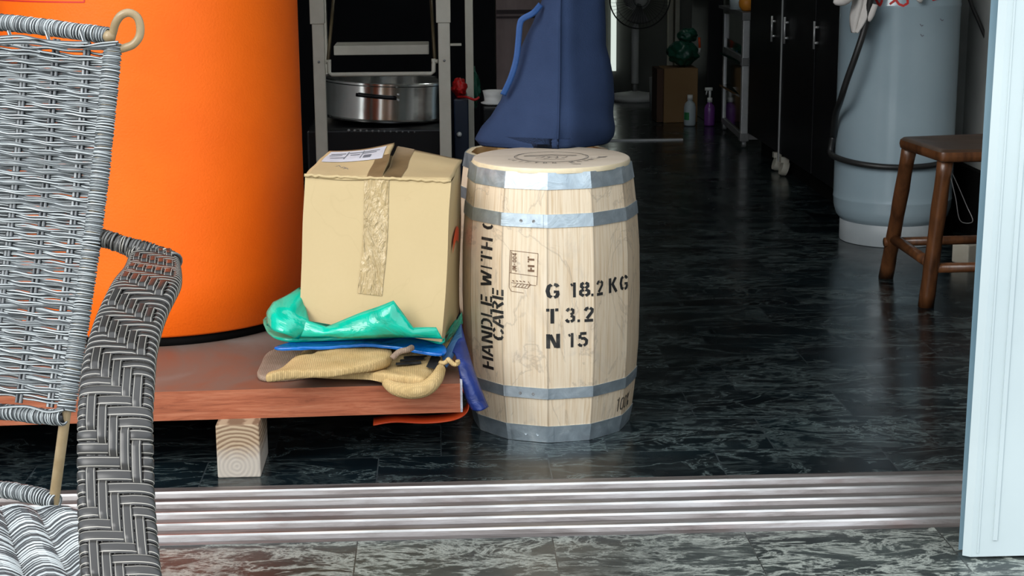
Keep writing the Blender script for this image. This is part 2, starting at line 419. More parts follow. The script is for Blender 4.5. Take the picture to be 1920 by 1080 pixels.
M['warp'] = wicker('charcoal warp', [(0, (.10, .105, .11)), (.3, (.30, .31, .31)), (.55, DK)])

# ------------------------------------------------------------------ room
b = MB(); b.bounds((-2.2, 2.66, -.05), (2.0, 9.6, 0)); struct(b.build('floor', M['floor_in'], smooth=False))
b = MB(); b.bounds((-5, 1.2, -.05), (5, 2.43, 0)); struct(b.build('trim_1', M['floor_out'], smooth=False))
b = MB(); b.bounds((-14, -16, -.05), (14, 1.2, -.002)); struct(b.build('trim_5', noisy('pale street concrete', (.40, .40, .38), (.50, .50, .48), 1.5, .9), smooth=False))
# door track: five rounded rails in a worn aluminium sill
b = MB(); prof = [(2.41, -.02), (2.41, .001)]
Y0, pitch = 2.415, .0505
for k in range(5):
    y = Y0+k*pitch
    prof += [(y, .002), (y+.003, .003), (y+.0055, .0095), (y+.008, .0125), (y+.0115, .0125), (y+.0135, .010), (y+.015, .0055), (y+.022, .0045), (y+.040, .0065), (y+.047, .003)]
prof += [(2.672, .003), (2.676, -.02)]
n = len(prof)
b.add([(x, y, z) for x in (-2.2, 1.2) for (y, z) in prof], [(i, i+n, i+n+1, i+1) for i in range(n-1)]+[tuple(range(n-1, -1, -1)), tuple(range(n, 2*n))])
for i in range(2, n-3):
    if (i-2) % 10 in (2, 3): b.mi[i] = 1  # paler ridge facets put the bright reflected lines into the colour
struct(b.build('trim_2', [M['track'], noisy('rail top glints', (.34, .33, .32), (.58, .57, .56), 30, .34, .85, stretch=(.3, 3, 1))], smooth=True, angle=50))
b = MB(); b.bounds((1.62, 2.36, 0), (1.72, 9.6, 2.6)); struct(b.build('wall_right', M['wallgrey'], smooth=False))
b = MB(); b.bounds((1.40, 5.0, 0), (1.62, 5.03, 2.55)); struct(b.build('wall_column', M['wallgrey'], smooth=False))
b = MB(); b.bounds((1.39, 4.985, 0), (1.62, 5.0, .20)); b.bounds((1.60, 3.2, 0), (1.62, 4.985, .20)); struct(b.build('wall_foot_darkness', M['blackmatte'], smooth=False))  # black strips put in the darkness along the foot of the wall
b = MB(); b.bounds((-2.2, 2.36, 0), (-2.1, 9.6, 2.6)); struct(b.build('wall_left', M['wallgrey'], smooth=False))
b = MB(); b.bounds((-2.2, 9.3, 0), (1.72, 9.4, 2.6)); struct(b.build('wall_back', M['wallback'], smooth=False))
b = MB(); b.bounds((-2.2, 6.6, 0), (.24, 6.68, 2.6)); struct(b.build('wall_darkness', M['walldark'], smooth=False))  # added partition, its near-black colour stands in for the dark back left
b = MB(); b.bounds((-2.2, 2.36, 2.55), (1.72, 9.6, 2.65)); struct(b.build('ceiling', M['ceiling'], smooth=False))
b = MB(); b.bounds((-2.2, 2.33, 2.15), (1.72, 2.45, 2.65)); struct(b.build('wall_front', M['pillar'], smooth=False))
# brown door leaf seen past the bag
b = MB(); b.bounds((.245, 6.60, 0), (.58, 6.65, 2.1)); d1 = struct(b.build('door_1', M['door'], smooth=False, bevel=.003))
b = MB(); zg = at(970, 22, 6.6).z
b.bounds((.247, 6.594, zg-.008), (.578, 6.601, zg+.008)); b.bounds((.247, 6.594, zg-.025), (.578, 6.601, zg-.017)); b.build('groove', M['doorgroove'], d1, smooth=False)
# door frame strips beyond, and floor threshold
b = MB()
for px in (1258, 1270):
    p = at(px, 60, 9.2); b.bounds((p.x-.013, 9.2, 0), (p.x+.013, 9.26, 2.1))
struct(b.build('trim_3', M['ladder'], smooth=False, bevel=.003))
b = MB(); a_ = gr(1146, 264); c_ = gr(1282, 264); b.bounds((a_.x-.3, a_.y-.012, 0), (c_.x, a_.y+.012, .006)); struct(b.build('trim_4', M['alu'], smooth=False))
# narrow bright window at the back of the shop
p = at(1150, 60, 9.28)
b = MB(); b.bounds((p.x-.012, 9.27, .12), (p.x+.016, 9.3, 1.2))
mw = mat('daylit pane', (.8, .85, .8), .5); mw.node_tree.nodes['Principled BSDF'].inputs['Emission Color'].default_value = (.8, .9, .82, 1); mw.node_tree.nodes['Principled BSDF'].inputs['Emission Strength'].default_value = .55
struct(b.build('window_1', mw, smooth=False))

# added fill lamp, unseen above the frame, brightens the dark back of the shop
lp_ = thing('added_fill_lamp', 'added long fill lamp above the frame, brightening the back of the shop', 'lamp', (.75, 6.0, 2.5))
b = MB(); b.bounds((.15, 5.94, 2.505), (1.35, 6.06, 2.549)); b.build('housing', M['white'], lp_, smooth=False, bevel=.004)
me_ = mat('added fill tube', (.9, .9, .9), .5); me_.node_tree.nodes['Principled BSDF'].inputs['Emission Color'].default_value = (.93, 1, .95, 1); me_.node_tree.nodes['Principled BSDF'].inputs['Emission Strength'].default_value = 14
b = MB(); b.tube([(.18, 6.0, 2.488), (1.32, 6.0, 2.488)], .015, 12); b.build('tube', me_, lp_)

# right-hand white door post with its steel edge
def edge(xb, yb, xt, yt, Y, z, dx=0.0):      # slightly leaning upright edge at distance Y
    A_, B_ = at(xb, yb, Y), at(xt, yt, Y); t = (z-A_.z)/(B_.z-A_.z); return Vector((A_.x+(B_.x-A_.x)*t+dx, Y, z))
def prism(b, cols, z0_, z1_, mi=0):
    n_ = len(cols); lo = [c_(z0_) for c_ in cols]; hi = [c_(z1_) for c_ in cols]
    b.add(lo+hi, [(i, (i+1) % n_, n_+(i+1) % n_, n_+i) for i in range(n_)]+[tuple(range(n_-1, -1, -1)), tuple(range(n_, 2*n_))], mi=mi)
pe = lambda dx, y: (lambda z: Vector((edge(1804, 1045, 1872, 0, 2.283, z, dx).x, y, z)))
b = MB(); prism(b, [pe(0, 2.283), pe(.010, 2.276), pe(.95, 2.276), pe(.95, 2.37), pe(.055, 2.37), pe(.04, 2.286), pe(.001, 2.286)], .004, 2.4)
post = struct(b.build('wall_post', M['pillar'], smooth=False))
b = MB(); prism(b, [pe(.019, 2.2745), pe(.0215, 2.2745), pe(.0215, 2.277), pe(.019, 2.277)], .01, 2.4)
b.build('ridge', M['pillar'], post, smooth=False)
b = MB(); prism(b, [pe(.0415, 2.2735), pe(.048, 2.2735), pe(.048, 2.277), pe(.0415, 2.277)], .03, 2.4)
b.build('ridge', M['pillar'], post, smooth=False)
se = lambda dx, y: (lambda z: Vector((edge(1797, 1030, 1858, 0, 2.31, z, dx).x, y, z)))
b = MB(); prism(b, [se(0, 2.31), se(.05, 2.31), se(.05, 2.316), se(.003, 2.316)], .002, 2.4)
b.build('steel_edge', M['jamb'], post, smooth=False)

# ------------------------------------------------------------------ platform
pf = thing('display_platform', 'low reddish laminate platform on a pine block, under the carton and orange drum', 'platform', (-.6, 3.2, 0))
b = MB(); x0, x1, zt, zb = -1.5, .035, .147, .095
yl, yr = 2.726, 2.772   # front edge runs very slightly away to the right
vs = [(x0, yl-.0, zb), (x1, yr, zb), (x1, 3.66, zb), (x0, 3.66, zb), (x0, yl, zt), (x1, yr, zt), (x1, 3.66, zt), (x0, 3.66, zt)]
b.add(vs, [(0, 1, 5, 4), (1, 2, 6, 5), (2, 3, 7, 6), (3, 0, 4, 7), (0, 3, 2, 1)], mi=0); b.add(vs, [(4, 5, 6, 7)], mi=1)
b.build('board', [M['laminate'], M['dusty']], pf, smooth=False)
for (bx, by) in ((-.347, 2.79), (-1.25, 2.79), (-.347, 3.5), (-1.25, 3.5)):
    b = MB(); b.bounds((bx-.037, by-.065, 0), (bx+.037, by+.065, .095))
    b.build('block', M['endgrain'], pf, smooth=False, bevel=.0025)
b = MB()   # torn laminate edge at the right end
for i in range(9):
    z = zb+.002+i*.006; w = .004+random.random()*.007
    b.box((x1+.002, yr+.012+random.random()*.006, z), (.004, w*2, .0075))
b.build('torn_edge', M['paper'], pf, smooth=False)

# ------------------------------------------------------------------ orange drum
DC = Vector((-.563, 3.35, 0))
dr = thing('orange_drum', 'large bright orange cylinder with a black base on the low platform', 'drum', (DC.x, DC.y, .147))
b = MB(); R_ = .292
b.lathe([(R_-.004, .166), (R_, .17)]+[(R_, .17+.1*i) for i in range(1, 12)]+[(R_, 1.3), (R_-.006, 1.306)], DC, 128)
b.build('shell', M['orange'], dr)
b = MB(); b.lathe([(R_-.012, .1475), (R_-.012, .168)], DC, 96); b.build('base', M['blackmatte'], dr)
b = MB()   # red outlined panel printed on the shell
def dsurf(px, py, off=.0008):
    d = ray(px, py); o = Vector((0, 0, CH)); dx, dy = d.x, d.y; ox, oy = o.x-DC.x, o.y-DC.y; R2 = R_+off
    A = dx*dx+dy*dy; B = 2*(ox*dx+oy*dy); Cc = ox*ox+oy*oy-R2*R2; t = (-B-math.sqrt(max(0, B*B-4*A*Cc)))/(2*A); return o+d*t
c0 = dsurf(158, 4); a0 = math.atan2(c0.y-DC.y, c0.x-DC.x); z0 = c0.z
def ds(a, z): return (DC.x+(R_+.0008)*math.cos(a), DC.y+(R_+.0008)*math.sin(a), z)
for k in range(30):
    a1 = a0-k*.035; a2 = a1-.035
    for (za, zb_) in ((z0-.0012, z0+.0012), (z0+.34, z0+.3424)): b.add([ds(a1, za), ds(a2, za), ds(a2, zb_), ds(a1, zb_)], [(0, 1, 2, 3)])
for aa in (a0, a0-30*.035):
    b.add([ds(aa-.004, z0), ds(aa+.004, z0), ds(aa+.004, z0+.342), ds(aa-.004, z0+.342)], [(0, 1, 2, 3)])
b.build('printed_border', M['red'], dr)

# ------------------------------------------------------------------ stencil lettering
a, c = .5, 3.5
GL = {
'H': [[(a,0),(a,6)], [(c,0),(c,6)], [(a+.45,3),(c-1.0,3)]],
'A': [[(.25,0),(1.65,5.9)], [(2.35,5.9),(3.75,0)], [(1.3,1.9),(2.6,1.9)]],
'N': [[(a,0),(a,6)], [(c,0),(c,6)], [(1.05,5.7),(2.95,.3)]],
'D': [[(a,0),(a,6)], [(1.35,5.55),(2.4,5.5),(3.25,4.6),(3.5,3),(3.25,1.4),(2.4,.5),(1.35,.45)]],
'L': [[(a,0),(a,6)], [(1.35,.45),(3.6,.45)]],
'E': [[(a,0),(a,6)], [(1.35,5.55),(3.5,5.55)], [(1.35,3),(3.1,3)], [(1.35,.45),(3.5,.45)]],
'F': [[(a,0),(a,6)], [(1.35,5.55),(3.5,5.55)], [(1.35,3),(3.1,3)]],
'I': [[(2,0),(2,6)]],
'W': [[(.2,6),(1.0,.3)], [(1.25,.3),(1.95,5)], [(2.3,5),(2.9,.3)], [(3.2,.3),(4,6)]],
'M': [[(.3,0),(.3,6)], [(3.7,0),(3.7,6)], [(.8,5.8),(1.8,1.5)], [(2.2,1.5),(3.2,5.8)]],
'T': [[(2,0),(2,6)], [(.1,5.5),(1.1,5.5)], [(2.9,5.5),(3.9,5.5)]],
'C': [[(3.5,4.5),(3,5.4),(2.35,5.6)], [(1.65,5.55),(.85,4.9),(.5,3),(.85,1.1),(1.65,.45)], [(2.35,.4),(3,.6),(3.5,1.5)]],
'O': [[(1.65,5.55),(.85,4.9),(.5,3),(.85,1.1),(1.65,.45)], [(2.35,5.55),(3.15,4.9),(3.5,3),(3.15,1.1),(2.35,.45)]],
'R': [[(a,0),(a,6)], [(1.35,5.55),(2.8,5.5),(3.4,4.6),(2.8,3.3),(1.35,3.2)], [(2.2,2.8),(3.6,0)]],
'G': [[(3.5,4.6),(2.95,5.45),(2.35,5.6)], [(1.65,5.55),(.85,4.9),(.5,3),(.85,1.1),(1.65,.45)], [(2.35,.4),(3.1,.7),(3.4,1.5),(3.4,2.6),(2.3,2.6)]],
'1': [[(2.3,0),(2.3,6)], [(.8,4.9),(1.5,5.3)]],
'8': [[(1.7,5.6),(.95,5.2),(.85,4.2),(1.7,3.4)], [(2.3,5.6),(3.05,5.2),(3.15,4.2),(2.3,3.4)], [(1.7,2.9),(.6,2.3),(.6,1.1),(1.7,.4)], [(2.3,2.9),(3.4,2.3),(3.4,1.1),(2.3,.4)]],
'.': [[(2,0),(2,1.1)]],
'2': [[(.6,4.5),(1.1,5.4),(1.9,5.6)], [(2.4,5.55),(3.3,4.9),(3.2,3.9),(1.3,1.3)], [(.4,.45),(3.6,.45)]],
'3': [[(.6,4.7),(1.1,5.4),(1.75,5.6)], [(2.25,5.55),(3.2,5.1),(3.2,3.9),(2.2,3.2)], [(2.25,2.9),(3.5,2.2),(3.4,1),(2.3,.4)], [(1.75,.4),(.9,.6),(.4,1.4)]],
'4': [[(3,0),(3,6)], [(2.4,5.7),(.5,2)], [(.3,1.6),(3.9,1.6)]],
'5': [[(.9,5.55),(3.4,5.55)], [(.9,5),(.9,3.4)], [(1.3,3.5),(2.6,3.5),(3.5,2.6),(3.4,1.2),(2.4,.4)], [(1.8,.4),(.9,.6),(.4,1.3)]],
'K': [[(a,0),(a,6)], [(1.4,3),(3.3,6)], [(1.8,3.2),(3.6,0)]],
'J': [[(3,6),(3,1.6),(2.2,.5),(1,.6),(.6,1.6)]],
'0': [[(1.7,5.6),(.8,4.8),(.6,3),(.8,1.2),(1.7,.4)], [(2.3,5.6),(3.2,4.8),(3.4,3),(3.2,1.2),(2.3,.4)]],
'-': [[(1,3),(3,3)]], 'U': [[(a,6),(a,1.6),(1.3,.5)], [(c,6),(c,1.6),(2.7,.5),(1.9,.4)]],
'%': [[(1,0),(3,6)], [(.3,5.5),(1.3,5.5),(1.3,4.2),(.3,4.2),(.3,5.5)], [(2.7,1.8),(3.7,1.8),(3.7,.5),(2.7,.5),(2.7,1.8)]],
}
def ribbon(b, pts2, w, fn, sub=.6):
    P = [Vector((p[0], p[1])) for p in pts2]; Q = []
    for p_, q_ in zip(P, P[1:]):
        n_ = max(1, int((q_-p_).length/sub)); Q += [p_.lerp(q_, i/n_) for i in range(n_)]
    Q.append(P[-1]); vs = []
    for i, p_ in enumerate(Q):
        t = (Q[min(i+1, len(Q)-1)]-Q[max(i-1, 0)]).normalized(); nn = Vector((-t.y, t.x))*w/2
        for s_ in (-1, 0, 1): vs.append(fn(p_.x+nn.x*s_, p_.y+nn.y*s_))
    fs = []
    for i in range(len(Q)-1):
        for s_ in (0, 1): k = i*3+s_; fs.append((k, k+1, k+4, k+3))
    b.add(vs, fs)
def glyph(b, ch, fn, w=1.0):
    for st_ in GL[ch]: ribbon(b, st_, w*1.18, fn)

# ------------------------------------------------------------------ barrels
def make_barrel(BC, hs, label, angle0, lidoff=(0, 0, 0), full=True):
    root = thing('wooden_barrel', label, 'barrel', BC)
    BC = Vector(BC); d0 = Vector((-BC.x, -BC.y, 0)).normalized(); rt = Vector((-d0.y, d0.x, 0))
    RP = [(0, .1475), (.034, .1545), (.086, .1605), (.16, .1655), (.25, .1670), (.34, .1655), (.402, .1610), (.469, .1535), (.497, .1485)]
    def RZ(z):
        z = z/hs
        for (za, ra), (zb_, rb) in zip(RP, RP[1:]):
            if z <= zb_ or zb_ == RP[-1][0]: t = (z-za)/(zb_-za); return ra+(rb-ra)*t
    def surf(phi, z, off=0.0, poly=.8):
        r = RZ(z); k = ((phi-angle0+PI/12) % (PI/6))-PI/12       # 0 at a corner
        kk = PI/12-abs(k); f = math.cos(PI/12)/math.cos(kk)
        r = r*(poly*f+(1-poly)*1.0)+off
        return BC + (d0*math.cos(phi)+rt*math.sin(phi))*r + Vector((0, 0, z))
    nph = 12*6; ZS = [hs*z for z in (0, .034, .06, .086, .12, .16, .205, .25, .295, .34, .372, .402, .436, .469, .497)]
    b = MB()
    vs = [surf(angle0+2*PI*k/nph, z) for z in ZS for k in range(nph+1)]; fs = []; uv = []
    for i in range(len(ZS)-1):
        for k in range(nph):
            A_ = i*(nph+1)+k; fs.append((A_, A_+1, A_+nph+2, A_+nph+1))
            uv.append([(k/6, ZS[i]/hs*3), ((k+1)/6, ZS[i]/hs*3), ((k+1)/6, ZS[i+1]/hs*3), (k/6, ZS[i+1]/hs*3)])
    b.add(vs, fs, uv)
    n0 = len(b.v)
    # rim and recessed inside
    top = [surf(angle0+2*PI*k/nph, hs*.497) for k in range(nph)]
    inn = [BC+(p_-BC)*1 for p_ in top]; inn = [Vector((BC.x+(p_.x-BC.x)*.92, BC.y+(p_.y-BC.y)*.92, p_.z)) for p_ in top]
    low = [Vector((p_.x, p_.y, hs*.470)) for p_ in inn]
    b.add(top+inn, [(k, (k+1) % nph, nph+(k+1) % nph, nph+k) for k in range(nph)], mi=1)
    b.add(inn+low, [(k, (k+1) % nph, nph+(k+1) % nph, nph+k) for k in range(nph)]+[tuple(nph+k for k in range(nph))], mi=2)
    bot = [surf(angle0+2*PI*k/nph, 0) for k in range(nph)]; b.add(bot, [tuple(range(nph-1, -1, -1))], mi=0)
    b.build('staves', [M['stave'], M['lidedge'], M['innerwood']], root, smooth=True, angle=14)
    bands = [(0.0005, .033), (.086, .1065), (.401, .4245), (.468, .4975)]
    for hi_, (za, zb_) in enumerate(bands):
        za *= hs; zb_ *= hs; b = MB(); t = .0016
        n_ = nph
        for (z_a, z_b, oa, ob) in ((za, zb_, t, t), (zb_, zb_, t, 0), (za, za, 0, t)):
            vs = [surf(angle0+2*PI*k/n_, z_, o_) for (z_, o_) in ((z_a, oa), (z_b, ob)) for k in range(n_)]
            b.add(vs, [(k, (k+1) % n_, n_+(k+1) % n_, n_+k) for k in range(n_)])
        hoop = b.build('hoop', M['galv'], root, smooth=True, angle=18)
        if full:
            zm = (za+zb_)/2
            if hi_ != 3:
                for pxx in {0: (983, 1007), 1: (976, 1001), 2: (979, 1003)}[hi_]:
                    ph = math.asin((pxx-1034)/165.); b = MB(); p_ = surf(ph, zm-.001, t); nn = (p_-BC); nn.z = 0; nn.normalize()
                    Rm = nn.to_track_quat('Z', 'Y').to_matrix()
                    b.lathe([(.0036, -.0005), (.0034, .0009), (.0021, .0016), (.0018, .0011), (.0008, .0014)], p_, 14, R=Rm); b.build('rivet', M['alujoint'] if hi_ else M['galv'], hoop)
            # overlap end of the strap
            if hi_ in (0, 1, 2):
                ph0 = math.asin(({0: 1039, 1: 1029, 2: 1020.5}[hi_]-1034)/165.); b = MB(); vs = []
                for k in range(13):
                    ph = ph0-k*.045
                    for z_ in (za+.0004, zb_-.0004): vs.append(surf(ph, z_, t+.0011 if k < 12 else t))
                for z_ in (za+.0004, zb_-.0004): vs.append(surf(ph0+.0005, z_, t-.0002))
                fs = [(2*k, 2*k+2, 2*k+3, 2*k+1) for k in range(12)]+[(26, 0, 1, 27)]
                b.add(vs, fs); b.build('strap_overlap', M['galv'], hoop, smooth=True, angle=18)
    # head
    if full:
        lc = BC+Vector((0.001, -.002, .4935*hs)); b = MB()
        b.lathe([(.1425, 0), (.1455, .002), (.146, .0075), (.1445, .011)], lc, 96, mi=1); b.lathe([(.1445, .011), (.142, .0125), (.08, .0125), (.001, .0125)], lc, 96, mi=0)
        lid = b.build('lid', [M['lidwood'], M['lidedge']], root, smooth=True, angle=35)
        b = MB(); zc = lc.z+.0131
        def lf(u, v): return lc.x+u, lc.y+v, zc
        for (r1, w_) in ((.068, .0022), (.0645, .0007)):
            vs = []; n_ = 72
            for k in range(n_):
                a_ = 2*PI*k/n_
                for q_ in (r1-w_/2, r1+w_/2): vs.append((lc.x+q_*math.cos(a_), lc.y-.004+q_*math.sin(a_), zc))
            b.add(vs, [(2*k, 2*k+1, 2*((k+1) % n_)+1, 2*((k+1) % n_)) for k in range(n_)])
        txt = "CLIFTON MOUNT"
        for i, ch in enumerate(txt):
            if ch == ' ': continue
            a_ = math.radians(200+i*11.6)
            def fn(u, v, a_=a_):
                u = (u-2)*.0019; v = (v-3)*.0019; er = Vector((math.cos(a_), math.sin(a_))); et = Vector((-er.y, er.x)); p_ = er*(.081-v)+et*u
                p_ = er*(.081-v*1.0)+et*u
                return (lc.x+p_.x, lc.y-.004+p_.y, zc)
            def fn2(u, v, a_=a_):      # letters read with their feet towards the rim
                er = Vector((math.cos(a_), math.sin(a_))); et = Vector((-er.y, er.x)); p_ = er*(.081-(v-3)*.0019)+et*((u-2)*.0019)
                return (lc.x+p_.x, lc.y-.004+p_.y, zc)
            glyph(b, ch, fn2, .8)
        def mt(u, v): return (lc.x+u*.01, lc.y-.004+v*.01, zc)
        ribbon(b, [(-5, 1.6), (-3.6, 1.9), (-2.2, 1.7), (-1, 2.4), (.3, 2.9), (1.4, 2.2), (3, 1.8), (4.8, 1.7)], .35, mt)
        ribbon(b, [(-5, .9), (-2.5, .9), (0, 1.1), (2.5, .9), (4.8, .8)], .2, mt)
        for (sx, sy, ex, ey) in ((-3, -1.5, -1.2, .4), (-1.6, -2.3, -.2, -.2), (.6, -2.4, 1.1, .2), (1.7, -1.6, 3.0, .3), (-2.2, -3.2, 2.2, -3.2), (-.8, .2, .9, -.9)):
            ribbon(b, [(sx, sy), ((sx+ex)/2+.2, (sy+ey)/2-.3), (ex, ey)], .22, mt)
        ribbon(b, [(3.4, -9.6), (4.6, -10.0)], .35, mt); ribbon(b, [(2.8, -9.2), (3.5, -9.7)], .3, mt)
        ribbon(b, [(8.2, -2.5), (9.4, -1.2), (10.3, -.5)], .35, mt); ribbon(b, [(8.6, -.6), (9.9, -2.0)], .3, mt)
        b.build('lid_print', M['inkfaint'], lid, smooth=False)
        # painted lettering, laid on the staves
        ph = lambda x: math.asin((x-1034)/166.)
        b = MB()
        for row, z0_, z1_, chars in ((0, .2745, .3015, [('G',1025,1050),('1',1067,1084),('8',1085,1105),('.',1102,1114),('2',1115,1130),('K',1141,1156.5),('G',1161,1174)]),
                                (1, .2285, .2555, [('T',1025,1048),('3',1060,1078),('.',1077,1092),('2',1093,1111)]),
                                (2, .1825, .2090, [('N',1026,1050),('1',1063,1080),('5',1083,1101)])):
            for ch, xa, xb in chars:
                p0, p1 = ph(xa), ph(xb)
                glyph(b, ch, lambda u, v, p0=p0, p1=p1, z0_=z0_, z1_=z1_: surf(p0+(p1-p0)*u/4, z0_+(z1_-z0_)*v/6, .0007), 1.0)
        b.build('weight_lettering', M['ink'], root, smooth=False)
        zy = lambda y: .286+(545-y)*.000985
        b = MB()
        L1 = [('H', 703, 680), ('A', 677, 656), ('N', 652, 631), ('D', 627, 606), ('L', 602, 585), ('E', 581, 560), ('W', 545, 519), ('I', 516, 504), ('T', 501, 481), ('H', 477, 455), ('C', 440, 418)]
        for ch, ya, yb in L1:
            glyph(b, ch, lambda u, v, ya=ya, yb=yb: surf(ph(926)+(ph(904)-ph(926))*v/6, zy(ya+(yb-ya)*u/4), .0007), .85 if ch != 'W' else .7)
        for ch, ya, yb in [('C', 643, 619), ('A', 617, 594), ('R', 591, 568), ('E', 565, 543)]:
            glyph(b, ch, lambda u, v, ya=ya, yb=yb: surf(ph(949)+(ph(926.5)-ph(949))*v/6, zy(ya+(yb-ya)*u/4), .0007), .85)
        b.build('handling_lettering', M['ink'], root, smooth=False)
        # small brown brand: frame, letters and an ear of wheat
        b = MB(); sf = lambda x, y: surf(ph(x), zy(y), .0007)
        for ln in ([(960, 472), (1011, 475)], [(1011, 475), (1009.5, 517)], [(1009.5, 517), (959, 513)], [(959, 514), (960, 472)], [(962.5, 474), (961.5, 513)], [(1009.5, 517), (1008.5, 533)], [(959, 514), (958.5, 540), (962, 547), (984, 549)],
                   [(962, 531), (1007, 534)], [(964, 538), (992, 540)]): ribbon(b, ln, .9, sf, 4)
        for k in range(5): ribbon(b, [(968+k*6, 539), (974+k*6, 532)], .9, sf, 4)
        ribbon(b, [(993, 527), (996, 533), (992, 539)], 1.1, sf, 4)
        for k in range(4): ribbon(b, [(964+k*6.5, 527), (967.5+k*6.5, 528.5)], 1.8, sf, 4)
        for ch, ya, yb in [('H', 508.5, 497), ('T', 492, 481)]:
            glyph(b, ch, lambda u, v, ya=ya, yb=yb: surf(ph(1004)+(ph(992)-ph(1004))*v/6, zy(ya+(yb-ya)*u/4), .0007), 1.1)
        for k, ch in enumerate('JM-004'):
            ya = 511-k*5.9; glyph(b, ch, lambda u, v, ya=ya: surf(ph(971.5)+(ph(963.8)-ph(971.5))*v/6, zy(ya-5.0*u/4), .0007), .95)
        b.build('brand_mark', M['inkbrown'], root, smooth=False)
        b = MB()
        for k, ch in enumerate('100%'):
            p0 = math.radians((50.5, 54.5, 59.5, 65.5)[k]); glyph(b, ch, lambda u, v, p0=p0, k=k: surf(p0+math.radians(4.0+k*.5)*(u+v*.12)/4, .043+.027*v/6, .0008), .62)
        b.build('percent_lettering', M['ink'], root, smooth=False)
    return root
BARREL = (.2115, 3.031, 0)
make_barrel(BARREL, 1.0, 'pale wooden barrel with galvanised hoops and black stencilled weights, in front of the open barrel', math.radians(-2))
B2 = (.2085, 3.385, 0)
make_barrel(B2, .945, 'second wooden barrel with an open top, mostly hidden behind the stencilled barrel', math.radians(8), full=False)

# ------------------------------------------------------------------ carton on the platform
cb = thing('cardboard_box', 'dented brown cardboard carton sealed with clear tape, sitting on green plastic', 'box', tuple(gr(700, 640, .19)))
FTL, FTR, FBR, FBL = at(571, 331, 2.905), at(846, 342, 2.865), at(828, 641, 2.815), at(561, 600, 2.872)
bk = Vector((.045, .235, 0)); 
BTL, BTR = at(617, 287, 3.10), at(865, 301, 3.10); BBR, BBL = FBR+Vector((.035, .23, .0)), FBL+Vector((.05, .23, 0))
def bil(a_, b_, c_, d_, u, v): return a_.lerp(b_, u).lerp(d_.lerp(c_, u), v)     # a b bottom-left/right, c d top-right/left
def crease(p, s_=.0025, f=9): return p+Vector((mnoise.noise(p*f), mnoise.noise(p*f+Vector((7, 1, 3))), mnoise.noise(p*f+Vector((1, 9, 4)))))*s_
b = MB()
for (A_, B_, C_, D_) in ((FBL, FBR, FTR, FTL), (FBR, BBR, BTR, FTR), (BBR, BBL, BTL, BTR), (BBL, FBL, FTL, BTL), (BBL, BBR, FBR, FBL)):
    b.grid(lambda u, v: crease(bil(A_, B_, C_, D_, u, v)), 22, 22)
bm_ = b.build('carton', M['card'], cb, smooth=True, angle=40)
# top: left flap lifted along the centre seam, right flap flat
b = MB(); SF = FTL.lerp(FTR, .53); SB = at(741, 271, 3.09); SBr = at(744, 279, 3.10); SFr = SF+Vector((0, 0, .001))
def flapL(u, v):
    p = bil(FTL, SF, SB, BTL, u, v); p.z += .004*math.sin(PI*v)*u - .004*math.sin(PI*u); return crease(p, .003, 14)
def flapR(u, v):
    p = bil(SFr, FTR, BTR, SBr, u, v); p.z += -.005*math.sin(PI*v)*(1-u)+.003*math.sin(PI*u)*0; return crease(p, .003, 14)
b.grid(flapL, 20, 14); b.grid(flapR, 20, 14)
tp = b.build('top_flap', M['card'], cb, smooth=True)
sd = tp.modifiers.new('solid', 'SOLIDIFY'); sd.thickness = .004; sd.offset = 1
b = MB()   # ragged raised lip along the front edge
lip = [FTL.lerp(FTR, t)+Vector((0, -.002, .001+.003*random.random())) for t in [i/40 for i in range(41)]]
b.tube(lip, [.0022+.0012*random.random() for _ in lip], 6, rx=.8); b.build('worn_edge', M['card'], cb)
b = MB()   # tape down the front
def tapef(u, v):
    uu = .405+.17*u; p = bil(FBL, FBR, FTR, FTL, uu+.012*math.sin(v*3), .24+.76*v); n_ = Vector((0, -1, 0)); return crease(p+n_*.0018, .0025)+n_*(.0012*mnoise.noise(Vector((u*9, v*30, 0))))
b.grid(tapef, 18, 70); b.build('front_tape', M['tape'], cb)
b = MB()
def taper(u, v): p = flapR(.02+.26*u, v); return p+Vector((0, 0, .0048))
def tapel(u, v): p = flapL(.80+.2*u, v*.6); return p+Vector((0, 0, .0048))
b.grid(taper, 8, 14); b.grid(tapel, 6, 10); b.build('top_tape', M['tapetop'], cb)
b = MB()
def lab(u, v): return flapL(.06+.84*u, .50+.42*v)+Vector((0, 0, .0052))
b.grid(lab, 14, 8); lb = b.build('shipping_label', M['paper'], cb)
b = MB()
for (u0, u1, v0, v1) in ((.05, .3, .7, .76), (.05, .26, .55, .6), (.36, .6, .72, .78), (.4, .56, .5, .56), (.65, .78, .2, .42), (.62, .9, .75, .8), (.62, .85, .6, .66), (.1, .34, .3, .35), (.33, .345, .2, .9), (.6, .612, .2, .9)):
    b.grid(lambda u, v: lab(u0+(u1-u0)*u, v0+(v1-v0)*v)+Vector((0, 0, .0006)), 4, 2)
b.build('label_print', M['inkgrey'], lb, smooth=False)
b = MB(); gm = bil(FBR, BBR, BTR, FTR, .42, .56)
b.grid(lambda u, v: bil(FBR, BBR, BTR, FTR, .30+.42*u, .50+.09*v+.05*math.sin(u*PI))+Vector((.0035, -.0005, 0)), 6, 3); b.build('orange_mark', M['orangefilm'], cb)
b = MB()
for (u, v) in ((.34, .35), (.42, .3), (.46, .27)):
    ribbon(b, [(u-.04, v+.02), (u, v+.05), (u+.03, v)], .008, lambda x_, y_: flapL(x_, y_)+Vector((0, 0, .0046)), .02)
b.build('pen_mark', M['inkgrey'], cb, smooth=False)

